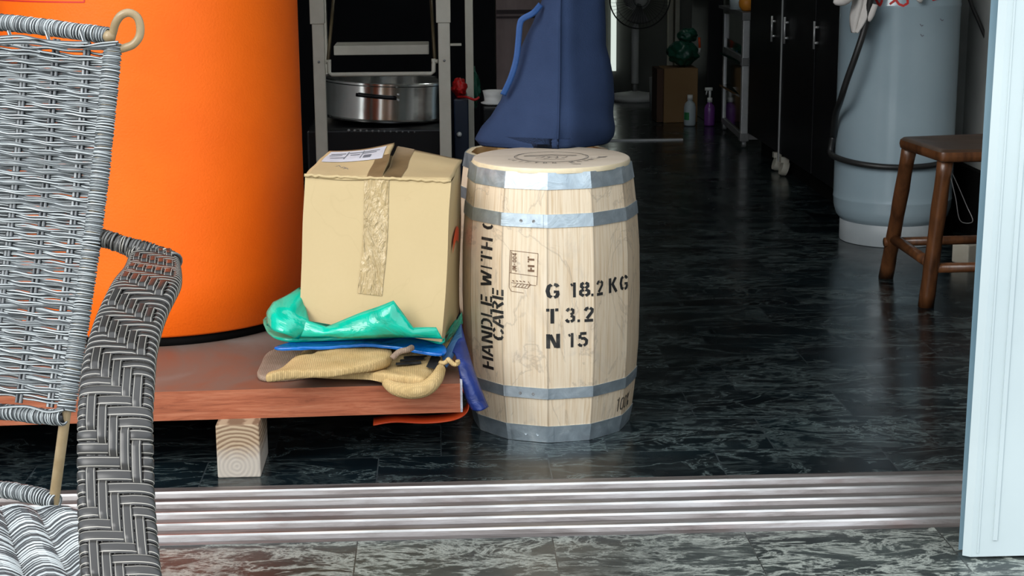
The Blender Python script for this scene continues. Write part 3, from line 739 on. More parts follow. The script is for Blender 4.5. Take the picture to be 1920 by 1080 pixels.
# ------------------------------------------------------------------ sacks and film under the carton
def pillow(outline, t, seed=0, amp=.004, fr=18, n=None, rings=5, dome=.0, k=6):
    """soft flat bundle: outline is a loop of points on its lower plane"""
    P = smooth_path(outline, k, True); N_ = len(P); c = sum(P, Vector())/N_
    b = MB(); vs = []
    prof = [(1-.02, 0.0)]+[(1-.02+.02*math.sin(PI*i/rings), .5-.5*math.cos(PI*i/rings)) for i in range(1, rings)]+[(.975, 1.0), (.9, 1.0+dome*.4), (.75, 1+dome*.8), (.5, 1+dome), (.25, 1+dome*1.1)]
    for (s_, h) in prof:
        for p in P:
            w = c+(p-c)*1.0; d = (p-c); dl = d.length
            q_ = c+d*(1-(1-s_)*min(1.0, 1.0)); q_ = Vector((q_.x, q_.y, p.z+(c.z-p.z)*(1-s_)+h*t))
            if h > 0: q_ += Vector((mnoise.noise(q_*fr+Vector((seed, 0, 0)))*amp*.5, mnoise.noise(q_*fr+Vector((0, seed, 5)))*amp*.5, mnoise.noise(q_*fr*Vector((1, 1, .2)).length+Vector((0, 0, seed)))*amp))
            vs.append(q_)
    fs = []
    for i in range(len(prof)-1):
        for k_ in range(N_): k2 = (k_+1) % N_; fs.append((i*N_+k_, i*N_+k2, (i+1)*N_+k2, (i+1)*N_+k_))
    fs.append(tuple((len(prof)-1)*N_+k_ for k_ in range(N_))); fs.append(tuple(range(N_-1, -1, -1)))
    b.add(vs, fs); return b
ZB = .1478
# grey-brown sack, lowest at the back left
o = [gr(484, 713, ZB), gr(530, 716, ZB), gr(600, 708, ZB), gr(690, 700, ZB), gr(760, 690, ZB), Vector((.0, 2.98, ZB)), Vector((-.08, 3.12, ZB)), Vector((-.24, 3.10, ZB)), gr(505, 668, ZB), gr(490, 690, ZB)]
sk = pillow(o, .010, 3, .003, 13, dome=.1).build('burlap_sack', M['burlap2']); tag(sk, 'grey brown folded burlap sack, left and lowest of the sacks beneath the carton', 'sack', 'burlap sacks under the carton')
# golden sack in front, hanging over the board edge
o = [gr(550, 700, ZB), gr(556, 716, ZB), gr(620, 722, ZB), gr(690, 724, ZB), gr(722, 731, ZB), Vector((-.065, 2.735, ZB-.004)), Vector((-.045, 2.729, ZB-.004)), Vector((-.022, 2.733, ZB-.002)), gr(826, 700, ZB), gr(842, 675, ZB), Vector((.02, 3.0, ZB)), Vector((-.2, 3.0, ZB)), gr(560, 690, ZB)]
for p_ in o[:1]: pass
root = thing('burlap_sack', 'golden folded burlap sack with black print, its corner rolled over the platform edge', 'sack', tuple(gr(700, 700, ZB)), 'burlap sacks under the carton')
o2 = [Vector((p_.x, p_.y, p_.z+.011)) for p_ in o]
fold = pillow(o2, .0145, 9, .008, 13, dome=.12)
fb = fold.build('folded_cloth', M['burlap'], root)
b = MB()   # rolled corner drooping over the edge
path = smooth_path([at(722, 716, 2.745), at(740, 728, 2.728), at(768, 733, 2.722), at(798, 728, 2.722), at(818, 710, 2.728), at(828, 690, 2.76)], 8)
rr = [.004+.0105*math.sin(PI*min(1, max(0, .10+.80*i/(len(path)-1))))**.7 for i in range(len(path))]
b.tube(path, rr, 16, rx=.75)
b.build('rolled_corner', M['burlap'], root)
b = MB()
zt_ = ZB+.0275
def pr(x, y): return gr(x, y, zt_)+Vector((0, 0, .0005))
for pl in ([(742, 683), (760, 682), (790, 680)], [(750, 677), (770, 675), (795, 672)], [(757, 671), (775, 669), (800, 667)], [(803, 690), (808, 680), (814, 668)], [(812, 692), (817, 680), (823, 669)]):
    ribbon(b, pl, 5 if pl[0][0] < 800 else 9, pr, 4)
b.build('printed_letters', M['ink'], root, smooth=False)
# upper pale fold
o = [gr(498, 716, .176), gr(545, 712, .176), gr(620, 706, .176), gr(690, 698, .176), gr(728, 688, .176), gr(737, 672, .176), gr(728, 655, .176), Vector((-.1, 2.96, .176)), Vector((-.2, 2.95, .176)), gr(590, 676, .176), gr(545, 690, .176)]
sk = pillow([p_ for p_ in o], .014, 21, .007, 13, dome=.2).build('burlap_sack', M['burlap'])
tag(sk, 'pale gold burlap sack with a rounded fold, topmost of the sacks under the blue film', 'sack', 'burlap sacks under the carton')
b = MB(); b.tube(smooth_path([at(735, 672, 2.77), at(748, 660, 2.775), at(764, 656, 2.78), at(772, 652, 2.8)], 5), .0055, 8); b.build('sack_loop', M['burlap2'], root)
b = MB()   # knotted twine at right
pth = [at(826, 680, 2.80)]+[at(832+6*i+4*math.sin(i*2.2), 676+5*math.cos(i*1.9)+i, 2.79-.002*i) for i in range(6)]
b.tube(smooth_path(pth, 6), .0042, 8); b.build('knotted_tie', M['burlap'], root)

# blue film
o = [gr(514, 655, .195), gr(560, 657, .195), gr(640, 653, .197), gr(700, 651, .197), gr(760, 658, .194), gr(826, 668, .190), gr(836, 655, .192), gr(802, 634, .197), Vector((-.03, 3.05, .197)), Vector((-.2, 3.05, .197)), gr(560, 640, .197)]
bf = pillow(o, .0055, 31, .002, 20, k=4).build('plastic_sheet', M['bluefilm']); tag(bf, 'folded glossy bright blue plastic sheet between the green bag and the burlap sacks', 'plastic sheet')
bf.modifiers.new('edge', 'EDGE_SPLIT').split_angle = math.radians(50)
# green bag
b = pillow([gr(499, 622, .205), gr(530, 641, .203), gr(600, 640, .203), gr(700, 636, .203), gr(780, 634, .203), gr(828, 646, .203), gr(836, 634, .203), Vector((.02, 3.05, .203)), Vector((-.2, 3.08, .203)), gr(505, 596, .205)], .006, 41, .003, 22, k=5)
# puffed lobe at the left
lo_pts = [at(500, 610, 2.87), at(499, 585, 2.87), at(512, 566, 2.88), at(540, 552, 2.89), at(562, 538, 2.92)]
hi_pts = [at(560, 636, 2.845), at(575, 618, 2.845), at(580, 600, 2.85), at(575, 580, 2.87), at(566, 556, 2.90)]
def lobe(u, v):
    i = v*4; k_ = min(3, int(i)); f = i-k_
    A_ = lo_pts[k_].lerp(lo_pts[k_+1], f); B_ = hi_pts[k_].lerp(hi_pts[k_+1], f); p = A_.lerp(B_, u)
    p += Vector((0, -1, .25))*(.030*math.sin(PI*min(1, u*.95))*(1-.5*v)); p += Vector((mnoise.noise(p*22), mnoise.noise(p*26+Vector((4, 4, 4))), mnoise.noise(p*20)))*.012*math.sin(PI*u)
    return p
b.grid(lobe, 16, 18)
def flap(u, v):
    A_ = [at(548, 632, 2.842), at(640, 634, 2.82), at(740, 632, 2.80), at(834, 636, 2.80)]
    B_ = [at(566, 590, 2.85), at(640, 601, 2.83), at(738, 563, 2.81), at(772, 610, 2.80)]
    xs = u*3; k_ = min(2, int(xs)); f = xs-k_
    p0 = A_[k_].lerp(A_[k_+1], f)
    tops = [at(560, 596, 2.848), at(612, 612, 2.836), at(738, 563, 2.806), at(775, 613, 2.80), at(818, 613, 2.80), at(832, 640, 2.80)]
    us = [0, .2, .66, .78, .94, 1]
    for i in range(5):
        if us[i] <= u <= us[i+1]: p1 = tops[i].lerp(tops[i+1], (u-us[i])/(us[i+1]-us[i]))
    p = p0.lerp(p1, v); p += Vector((0, -1, 0))*(.012*math.sin(PI*v)*(1-abs(2*u-1)**2)) + Vector((0, mnoise.noise(p*26)*.006, 0)); return p
b.grid(flap, 50, 8)
gb = b.build('plastic_bag', M['greenfilm']); tag(gb, 'crumpled glossy green plastic bag squashed beneath the cardboard carton', 'plastic bag')
sd = gb.modifiers.new('solid', 'SOLIDIFY'); sd.thickness = .0006
# green part emerging at the right of the box
b = MB(); b.grid(lambda u, v: bil(at(832, 646, 2.86), at(868, 606, 2.95), at(866, 584, 2.95), at(848, 612, 2.86), u, v)+Vector((0, -.006*math.sin(PI*u), 0)), 8, 6)
rb_ = b.build('bag_corner', M['greenfilm'], gb)
# navy vinyl strip hanging beside the barrel
nv = thing('vinyl_sheet', 'dark navy vinyl strip drooping off the platform end in front of the barrel', 'vinyl sheet', tuple(at(870, 680, 2.80)))
def strip(u, v):
    Lp = [at(833, 676, 2.84), at(852, 662, 2.83), at(862, 700, 2.80), at(874, 745, 2.79), at(886, 768, 2.79)]
    Rp = [at(866, 608, 2.90), at(870, 632, 2.87), at(886, 688, 2.82), at(902, 732, 2.80), at(915, 763, 2.79)]
    Lq, Rq = smooth_path(Lp, 4), smooth_path(Rp, 4); i = v*(len(Lq)-1); k_ = min(len(Lq)-2, int(i)); f = i-k_
    p = Lq[k_].lerp(Lq[k_+1], f).lerp(Rq[k_].lerp(Rq[k_+1], f), u); return p+Vector((0, -.016*math.sin(PI*u)*(.4+v*.6), 0))
b = MB(); b.grid(strip, 8, 24); s_ = b.build('hanging_strip', M['navyfilm'], nv); s_.modifiers.new('solid', 'SOLIDIFY').thickness = .0018
b = MB(); b.grid(lambda u, v: bil(at(828, 668, 2.83), at(838, 690, 2.81), at(868, 640, 2.86), at(864, 606, 2.90), u, v)+Vector((0, -.01*math.sin(PI*u), .0)), 8, 10)
s_ = b.build('grey_blue_fold', M['bluegrey'], nv); s_.modifiers.new('solid', 'SOLIDIFY').thickness = .0015
# orange strap looping below the board
b = MB(); p_ = smooth_path([at(862, 722, 2.86), at(876, 742, 2.85), at(874, 766, 2.84), at(850, 780, 2.83), at(800, 786, 2.84), at(740, 784, 2.85), at(700, 790, 2.86)], 8)
b.grid(lambda u, v: p_[min(len(p_)-1, int(round(v*(len(p_)-1))))]+Vector((.0, .012*(u-.5)*2, .006*(u-.5))), 2, len(p_)-1)
o = b.build('strap', M['orangefilm']); tag(o, 'orange red strap looping under the right end of the platform', 'strap'); o.modifiers.new('solid', 'SOLIDIFY').thickness = .002

# ------------------------------------------------------------------ navy tote bag on the barrels
bg = thing('tote_bag', 'tall navy blue canvas bag slumped on the lid of the front barrel', 'bag', (.24, 3.2, .507))
rows = [(283, 925, 1146, .150), (272, 896, 1150, .150), (262, 888, 1155, .150), (240, 903, 1157.5, .145), (222, 919, 1158, .14), (190, 940, 1158, .13), (150, 955, 1155, .12), (118, 968, 1149, .11), (89, 980, 1140, .10), (44, 1002, 1139, .09), (0, 1018, 1136, .08), (-60, 1034, 1130, .065), (-130, 1044, 1122, .05)]
YC = 3.215; NS = 64; NV = 48
CS = [(-1, .25), (-.9, -.15), (-.5, -.62), (-.06, -1.0), (-.02, -.95), (.18, -.93), (.42, -.66), (.78, -.15), (1, .35), (.85, .8), (.3, 1), (-.4, 1), (-.85, .75)]
csp = smooth_path([Vector((x_, y_, 0)) for x_, y_ in CS], 5, True); csp = resample(csp+[csp[0]], n=NS)[:NS]
b = MB(); vs = []
for j in range(NV+1):
    f = j/NV*(len(rows)-1); k_ = min(len(rows)-2, int(f)); f -= k_
    r0, r1 = rows[k_], rows[k_+1]; y_ = r0[0]+(r1[0]-r0[0])*f; xl = r0[1]+(r1[1]-r0[1])*f; xr = r0[2]+(r1[2]-r0[2])*f; dd = r0[3]+(r1[3]-r0[3])*f
    Yc = YC; PL, PR = at(xl, y_, Yc), at(xr, y_, Yc); c = (PL+PR)/2; hw = (PR.x-PL.x)/2
    z = c.z if j > 0 else c.z
    spx = 1047-(y_+60)*.028; sfr = (spx-(xl+xr)/2)/((xr-xl)/2)
    for q_ in csp:
        qx = q_.x+(sfr+.05)*(1-abs(q_.x))
        p = Vector((c.x+qx*hw, Yc+q_.y*dd*(.55 if q_.y < 0 else .9), z))
        nz = mnoise.noise(p*Vector((1,1,1)).length*5)*.006+mnoise.noise(Vector((p.x*9, p.y*9, p.z*4)))*.007
        d_ = Vector((p.x-c.x, p.y-Yc, 0)); d_ = d_.normalized() if d_.length > 0 else d_
        wr = .004*math.sin(p.z*70+p.x*25)*max(0, min(1, (.60-p.z)/.07))*(1 if q_.x > .0 else .3)
        p += d_*(nz+wr); vs.append(p)
zmin = .5072
for i, p in enumerate(vs): 
    if i < NS*4: vs[i] = Vector((p.x, p.y, max(zmin+ (i//NS)*.006, p.z-.010)))
fs = []
for j in range(NV):
    for k_ in range(NS): k2 = (k_+1) % NS; fs.append((j*NS+k_, j*NS+k2, (j+1)*NS+k2, (j+1)*NS+k_))
fs.append(tuple(range(NS-1, -1, -1))); fs.append(tuple(NV*NS+k_ for k_ in range(NS)))
b.add(vs, fs); b.build('bag_body', M['bag'], bg)
# front seam
si = min(range(NS), key=lambda k_: (csp[k_].x+.05)**2+(csp[k_].y+1)**2)
b = MB(); b.tube([vs[j*NS+si]+Vector((0, -.0008, 0)) for j in range(1, NV+1)], .0017, 6); b.build('seam', M['bag'], bg)
# side handle at left
lp = smooth_path([at(1014, 8, 3.2), at(1000, 24, 3.19), at(982, 34, 3.19), at(975, 44, 3.19), at(972, 75, 3.19), at(968, 110, 3.19), at(958, 145, 3.19), at(943, 178, 3.2)], 6)
b = MB()
def web(u, v):
    i = v*(len(lp)-1); k_ = min(len(lp)-2, int(i)); p = lp[k_].lerp(lp[k_+1], i-k_); t = (lp[k_+1]-lp[k_]).normalized(); n_ = t.cross(Vector((0, -1, 0))).normalized(); return p+n_*(u-.5)*.0115+Vector((0, -.004, 0))
b.grid(web, 3, 50); h = b.build('handle', M['bagstrap'], bg); h.modifiers.new('solid', 'SOLIDIFY').thickness = .002

# ------------------------------------------------------------------ wicker chair
ch = thing('wicker_armchair', 'grey striped wicker armchair with tan metal tubes, at the left edge of the photo', 'chair', tuple(at(0, 1080, 1.45).xy)+(0,))
UT, UB = at(212, 84, 1.64), at(124, 768, 1.545)            # right upright, top and bottom of the woven part
AC = Vector((-math.cos(.27), math.sin(.27), 0)); BW = .46
def upr(t): return UT.lerp(UB, t)+Vector((.003*math.sin(PI*t), .006*math.sin(PI*t), 0))
NW = 150; WR = .00150
top_drop = at(0, 62, 1.70).z-at(200, 92, 1.64).z
ncol = 14; csp_ = BW/ncol
def backpt(s, t):          # s metres leftwards from the upright, t 0..1 down
    p = upr(t)+AC*s
    p.z += top_drop*math.sin(min(1, s/.23)*PI/2)*(1-t)*1.0 + .010*math.sin(min(1, s/.2)*PI/2)*t
    return p
def warp_s(i, t): return (i+.82)*csp_*(1+.0*t)-.012*(t-.35)*0+ .010*t*(1 if i < 3 else .4)*(-1)
nrmB = Vector((-math.sin(.27), -math.cos(.27), .10)).normalized()
b1 = MB()
for k in range(NW):
    t0 = .012+(k+.5)/NW*.976; g = (k//2) % 2; ph_ = PI*g; jt = random.uniform(-.0004, .0004); n_ = ncol*5; pts = []
    for j in range(n_+1):
        s = BW*j/n_; amp = .0034*min(1, j/4+.15)
        w_ = math.sin(PI*(s-.82*csp_)/csp_+PI/2+ph_)*amp
        dz = jt*math.sin(s*31+k)+.0006*math.sin(2*PI*(s/csp_)+k*.9)
        if k in (1, 3): dz += .004*math.sin(s*40+k)
        pts.append(backpt(s, t0)+nrmB*w_+Vector((0, 0, dz)))
    b1.tube(pts, WR*random.uniform(.9, 1.1), 6, uoff=random.random(), caps=False)
b1.build('back_weave', M['wire'], ch)
b1 = MB()
for i in range(ncol):
    for o_ in (-.0021, .0021):
        b1.tube([backpt(warp_s(i, t/24)+o_, t/24) for t in range(25)], .0019, 6, caps=False, uoff=random.random())
b1.build('back_ribs', M['warp'], ch)
def wrap(b, path, r, step=.0029, wr=.00145, n=14, jit=.0004, squash=1.0):
    pts = resample(path, step=step)
    for i, p in enumerate(pts):
        t = (pts[min(i+1, len(pts)-1)]-pts[max(0, i-1)]).normalized()
        t = (t+Vector((random.uniform(-.06, .06), random.uniform(-.06, .06), random.uniform(-.06, .06)))).normalized()
        a1 = t.orthogonal().normalized(); a2 = t.cross(a1); rr_ = r+random.uniform(-jit, jit)
        b.tube([p+(a1*math.cos(2*PI*k/n)+a2*math.sin(2*PI*k/n))*rr_ for k in range(n)], wr, 6, closed=True, uoff=random.random())
core = [upr(i/20) for i in range(21)]
b = MB(); b.tube([p_+AC*BW for p_ in core], .0068, 10); b.build('upright', M['tan'], ch)
b = MB(); b.tube(core, .0068, 10)
# continue the tubes down to the seat and to the floor
LB = at(101, 940, 1.56); fl = Vector((LB.x-.01, LB.y+.05, .0))
leg_path = [upr(.97), UB, UB.lerp(LB, .5), LB, LB+(LB-UB).normalized()*.02, fl+Vector((0, 0, .004))]
b.build('upright', M['tan'], ch)
b = MB(); b.tube(leg_path, .0052, 12); b.build('leg', M['tan'], ch)
b = MB(); b.tube([p_+AC*BW for p_ in leg_path], .0052, 12); b.build('leg', M['tan'], ch)
for (cr_, nn_) in ((core, 14), ([p_+AC*BW for p_ in core], 8)):
    b = MB(); wrap(b, cr_, .0078, n=nn_); b.build('upright_wrapping', M['wirewrap'], ch)
# top loop of bare tube
lpth = smooth_path([at(206, 78, 1.645), at(212, 60, 1.645), at(217, 43, 1.642), at(227, 29, 1.64), at(242, 24, 1.64), at(257, 32, 1.64), at(263, 50, 1.64), at(261, 69, 1.64), at(250, 83, 1.64), at(236, 89, 1.64), at(222, 93, 1.64), at(214, 97, 1.642)], 6)
b = MB(); b.tube(lpth, .0041, 14); b.tube([at(199, 66, 1.645), at(207, 70, 1.643), at(215, 72, 1.642)], [.0055, .0062, .003], 12)
b.build('top_loop', M['tan'], ch)
rail = smooth_path([at(200, 66, 1.648), at(150, 60, 1.66), at(100, 53, 1.675), at(50, 47, 1.69), at(0, 42, 1.705), at(-200, 30, 1.76), at(-480, 40, 1.80)], 6)
b = MB(); b.tube(rail, .0055, 8); b.build('top_rail', M['tan'], ch)
b = MB(); wrap(b, rail, .0072, step=.0033, wr=.0016); b.build('top_rail_wrapping', M['wirewrap'], ch)
# loose strands tying the weave to the rail
b = MB()
for (pts) in ([(-40, 74), (0, 76), (60, 74), (100, 82), (150, 88), (190, 82), (222, 79)], [(0, 70), (40, 68), (80, 76), (130, 80), (165, 80)], [(-20, 82), (50, 80), (120, 88), (180, 88), (218, 84)]):
    b.tube(smooth_path([at(x_, y_, 1.632) for x_, y_ in pts], 6), .0016, 6, uoff=random.random())
for px_ in (20, 90, 155): b.tube(smooth_path([at(px_-4, 58, 1.645), at(px_, 70, 1.64), at(px_+4, 82, 1.635)], 4), .0018, 6)
b.build('tie_strand', M['wire'], ch)
brail = [at(117, 783, 1.54), at(60, 779, 1.56), at(0, 772, 1.585), at(-250, 765, 1.66), at(-440, 765, 1.70)]; brail = smooth_path(brail, 6)
b = MB(); wrap(b, brail, .0066, step=.0031, wr=.0015); b.tube(brail, .0052, 8)
b.tube(smooth_path([at(0, 764, 1.56), at(50, 762, 1.55), at(90, 772, 1.54), at(120, 768, 1.535)], 6), .0015, 6)
b.build('lower_back_rail', M['wirewrap'], ch)
# seat
srail = smooth_path([at(103, 941, 1.556), at(80, 932, 1.565), at(40, 924, 1.58), at(0, 918, 1.60), at(-200, 905, 1.68), at(-430, 900, 1.74)], 6)
b = MB(); wrap(b, srail, .0072, step=.0035, wr=.0016); b.tube(srail, .0055, 8); b.build('seat_rail', M['wirewrap'], ch)
SR = at(138, 958, 1.525); SFt = Vector((SR.x+.105, 1.20, SR.z+.004)); SLb = SR+AC*BW; SLf = SFt+AC*(BW+.03)
ribs = [0.0, .09, .17, .26, .37, .5, .62, .74, .87, 1.0]
def seatpt(u, t):
    p = SR.lerp(SLb, u).lerp(SFt.lerp(SLf, u), t)
    p += (SR-SLb).normalized()*(.055*t*(1-min(1, u/.5)))*0.6
    for a_, c_ in zip(ribs, ribs[1:]):
        if a_ <= u <= c_: p.z += .010*math.sin(PI*(u-a_)/(c_-a_))*min(1, t*6+.2)
    p.z += .018*math.exp(-u*9)*min(1, t*5) - .012*math.sin(PI*t)*(1-math.exp(-u*6))
    return p
b = MB(); nS = 60
for k in range(nS):
    t0 = .008+k/nS*.99; n_ = 76; pts = []
    for j in range(n_+1):
        u = j/n_*.97-.008
        tt = t0+.16*max(0, u)*(1 if u < .35 else .35/max(u, .01))+.012*math.sin(u*14)*0
        pts.append(seatpt(max(0, u), min(1, max(0, tt))))
    b.tube(pts, .0024, 9, caps=False, uoff=random.random())
b.build('seat_weave', M['wireseat'], ch)
b = MB(); b.grid(lambda u, v: seatpt(u, v)-Vector((0, 0, .0016)), 90, 12); b.build('seat_gap_shade', mat('seat gap shade', DK, .6), ch)  # dark sheet under the strands paints in the shade of the gaps
b = MB()
for u in ribs: b.tube([seatpt(u, t/20)-Vector((0, 0, .003)) for t in range(21)], .0032, 8)
b.tube([SFt.lerp(SLf, i/8)-Vector((0, 0, .004)) for i in range(9)], .009, 10); b.build('seat_ribs', M['warp'], ch)
# armrest: flat woven band over a shaped core
arm_px = [(468, 243, 332, 1.585), (492, 233, 338, 1.52), (515, 214, 338, 1.44), (540, 200, 326, 1.39), (569, 186, 312, 1.36), (600, 174, 301, 1.32), (640, 162, 292, 1.28), (675, 154, 288, 1.25),
          (715, 149, 285, 1.225), (762, 145, 282, 1.205), (809, 143.5, 281.5, 1.19), (857, 143, 282, 1.182), (904, 143.6, 284, 1.172), (965, 145, 288, 1.152), (1030, 148, 294, 1.13), (1080, 151, 299, 1.112), (1180, 158, 309, 1.09), (1300, 168, 322, 1.07), (1440, 182, 338, 1.06)]
Ls = smooth_path([at(l, y, Y) for (y, l, r_, Y) in arm_px], 10); Rs = smooth_path([at(r_, y, Y) for (y, l, r_, Y) in arm_px], 10)
# tail goes down to the floor as the front leg
lastL, lastR = Ls[-1], Rs[-1]
for i in range(1, 13): 
    dz = lastL.z*i/12.0
    Ls.append(Vector((lastL.x+.0005*i, lastL.y-.001*i, lastL.z-dz*.985))); Rs.append(Vector((lastR.x-.0005*i, lastR.y-.001*i, lastR.z-dz*.985)))
Cs = [(p+q_)/2 for p, q_ in zip(Ls, Rs)]
cum = [0]
for p, q_ in zip(Cs, Cs[1:]): cum.append(cum[-1]+(q_-p).length)
TOT = cum[-1]
def arm_at(d):
    d = max(0, min(TOT, d)); k_ = 0
    lo, hi = 0, len(cum)-1
    while hi-lo > 1:
        mid = (lo+hi)//2
        if cum[mid] <= d: lo = mid
        else: hi = mid
    f = (d-cum[lo])/max(1e-9, cum[lo+1]-cum[lo])
    L_, R2_ = Ls[lo].lerp(Ls[lo+1], f), Rs[lo].lerp(Rs[lo+1], f)
    k0, k1 = max(0, lo-3), min(len(Cs)-1, lo+4); T_ = (Cs[k1]-Cs[k0]).normalized()
    Wd = (R2_-L_); N_ = Wd.normalized().cross(T_).normalized()
    if N_.dot(Vector((0, -.5, 1))) < 0: N_ = -N_
    return (L_+R2_)/2, Wd, N_, T_
SP = 48
def sect(a_):      # flattened rounded band; x in -1..1, y in -1..1
    cx_, sx_ = math.cos(a_), math.sin(a_); e_ = .42
    return math.copysign(abs(cx_)**e_, cx_), math.copysign(abs(sx_)**.75, sx_)
TH = .0085
def armpt(d, a_, off=0.0):
    C_, Wd, N_, T_ = arm_at(d); hw = Wd.length/2; x_, y_ = sect(a_); wv = Wd.normalized()
    taper = 1.0
    px_, py_ = x_*hw, y_*TH
    nx, ny = math.cos(a_)*.5 if abs(x_) < .93 else math.cos(a_)*1.4, math.sin(a_); ln = math.hypot(nx, ny) or 1
    return C_ + wv*(px_+nx/ln*off) + N_*(py_-TH+ny/ln*off)
b = MB(); nb = 90
vs = [armpt(TOT*j/nb, 2*PI*k_/SP, -.0026) for j in range(nb+1) for k_ in range(SP)]
b.add(vs, [(j*SP+k_, j*SP+(k_+1) % SP, (j+1)*SP+(k_+1) % SP, (j+1)*SP+k_) for j in range(nb) for k_ in range(SP)]+[tuple(range(SP)), tuple(nb*SP+k_ for k_ in range(SP-1, -1, -1))])
b.build('arm_core', M['blackmatte'], ch)
STEP = .0100; NR = int(TOT/STEP)
NC = 5
def colx(i): return (-.80+1.60*(i+.5)/NC)*.97
def over(i, j): return ((j-i-2) % 6) < 3     # the lengthwise strand of column i lies on top at row j
b = MB()
for j in range(NR):
    d0_ = (j+.5)*STEP; hs_ = STEP*.47; rows_ = [(-hs_, -.0006), (-hs_*.55, .0006), (hs_*.55, .0006), (hs_, -.0006)]
    offs = []; NPH = 72
    for k_ in range(NPH):
        a_ = 2*PI*k_/NPH; x_, y_ = sect(a_); h = .0005
        if y_ > .3:
            for i in range(NC):
                if over(i, j) and abs(x_-colx(i)) < .8/NC*1.02: h = -.0016
        offs.append(h)
    sm = [(offs[k_-1]+offs[k_]*2+offs[(k_+1) % NPH])/4 for k_ in range(NPH)]
    vs = [armpt(d0_+dd_, 2*PI*k_/NPH, sm[k_]+oo_) for (dd_, oo_) in rows_ for k_ in range(NPH)]
    fs = []; uv = []
    for r_ in range(3):
        u0_, u1_ = (0, .22, .78, 1)[r_], (0, .22, .78, 1)[r_+1]
        for k_ in range(NPH):
            k2 = (k_+1) % NPH; fs.append((r_*NPH+k_, r_*NPH+k2, (r_+1)*NPH+k2, (r_+1)*NPH+k_)); uv.append([(u0_, k_), (u0_, k_+1), (u1_, k_+1), (u1_, k_)])
    b.add(vs, fs, uv)
b.build('arm_cross_strands', M['flat'], ch)
b = MB()
for i in range(NC):
    xc = colx(i); n_ = NR*5; vs = []
    for q_ in range(n_+1):
        d_ = TOT*q_/n_; C_, Wd, N_, T_ = arm_at(d_); hw = Wd.length/2; wv = Wd.normalized()
        j = min(NR-1, int(d_/STEP)); fr_ = d_/STEP-j
        st_ = lambda jj: 1.0 if over(i, jj) else -1.0
        v0, v1 = st_(j), (st_(j+1) if fr_ > .5 else st_(j-1)); w_ = abs(fr_-.5); h = v0*(1-w_)+v1*w_
        h = max(-1, min(1, h*1.8))
        base = armpt(d_, PI/2, 0)+wv*(xc*hw); off = -.0004+h*.0018
        for (xx, oo) in ((-.0037, -.0008), (-.0021, .0004), (.0021, .0004), (.0037, -.0008)): vs.append(base+wv*xx*(hw/.0265)+N_*(off+oo+.0006))
    fs = []; uv = []
    for q_ in range(n_):
        for r_ in range(3):
            u0_, u1_ = (0, .22, .78, 1)[r_], (0, .22, .78, 1)[r_+1]
            fs.append((q_*4+r_, q_*4+r_+1, q_*4+4+r_+1, q_*4+4+r_)); uv.append([(u0_, q_), (u1_, q_), (u1_, q_+1), (u0_, q_+1)])
    b.add(vs, fs, uv)
b.build('arm_long_strands', M['flat'], ch)
# wrapped tube from the back upright to the arm
jp = smooth_path([at(168, 443, 1.60), at(185, 445, 1.60), at(205, 450, 1.598), at(228, 458, 1.595), at(250, 468, 1.59), at(272, 478, 1.585)], 6)
b = MB(); wrap(b, jp, .0078, step=.0031, wr=.0015)
jp2 = smooth_path([at(228, 458, 1.59), at(262, 466, 1.588), at(300, 478, 1.585), at(326, 490, 1.56)], 6)
wrap(b, jp2, .0072, step=.0033, wr=.0017); b.tube(jp2, .0065, 8)
b.tube(jp, .0066, 8); b.build('arm_joint', mwj := wicker('dark wrapped wicker', [(0, ST), (.2, LN), (.34, ST), (.6, (.12, .115, .105)), (.85, ST)]), ch)

# ------------------------------------------------------------------ gas tank
TC = Vector((1.352, 4.80, 0)); TR = .172
tk = thing('gas_tank', 'tall blue grey steel gas cylinder standing behind the wooden stool', 'gas cylinder', tuple(TC))
b = MB(); pr_ = [(.13, .055), (.150, .062), (.164, .080), (.1705, .105), (.1725, .128), (.1735, .131), (.1725, .134), (TR, .15), (TR, .4), (TR, .685), (.1735, .690), (.1735, .696), (TR, .70), (.170, .74), (.160, .79), (.135, .84), (.09, .875), (.03, .885)]
b.lathe(pr_, TC, 96); b.build('body', M['tank'], tk)
b = MB(); b.lathe([(.150, .001), (.151, .004), (.151, .082), (.147, .084), (.147, .002)], TC, 64, caps=False); b.build('foot_ring', M['tankfoot'], tk)
b = MB(); b.lathe([(.02, .88), (.02, .93), (.03, .94), (.03, .97), (.01, .975)], TC, 20); b.build('valve', M['steel'], tk)
def tsurf(px, py, off=.001):
    d = ray(px, py); o_ = Vector((0, 0, CH)); ox, oy = -TC.x, -TC.y; R2 = TR+off
    A = d.x**2+d.y**2; B = 2*(ox*d.x+oy*d.y); Cc = ox*ox+oy*oy-R2*R2; t = (-B-math.sqrt(max(0, B*B-4*A*Cc)))/(2*A); return o_+d*t
for pl, w in (([(1640, -6), (1646, 6), (1650, 11), (1654, 0)], 4.5), ([(1668, 8), (1676, 2), (1682, -8)], 4), ([(1678, -2), (1686, 8), (1694, 11), (1702, 6), (1701, -6)], 4.5), ([(1690, -10), (1700, -4)], 4), ([(1748, 0), (1756, -2), (1764, -8)], 4), ([(1655, -30), (1700, -28)], 4), ([(1662, -45), (1690, -12)], 4), ([(1745, -30), (1758, -12)], 4)):
    b = MB(); ribbon(b, pl, w, lambda x_, y_: tsurf(x_, y_, .0015), 3); b.build('red_brush_mark', M['red'], tk, smooth=False)
for (px_, py_) in ((1728, 47), (1729, 66), (1766, 37)): b = MB(); ribbon(b, [(px_-3, py_-2), (px_, py_+2), (px_+3, py_)], 1.8, lambda x_, y_: tsurf(x_, y_, .0012), 2); b.build('scuff_mark', M['inkgrey'], tk, smooth=False)
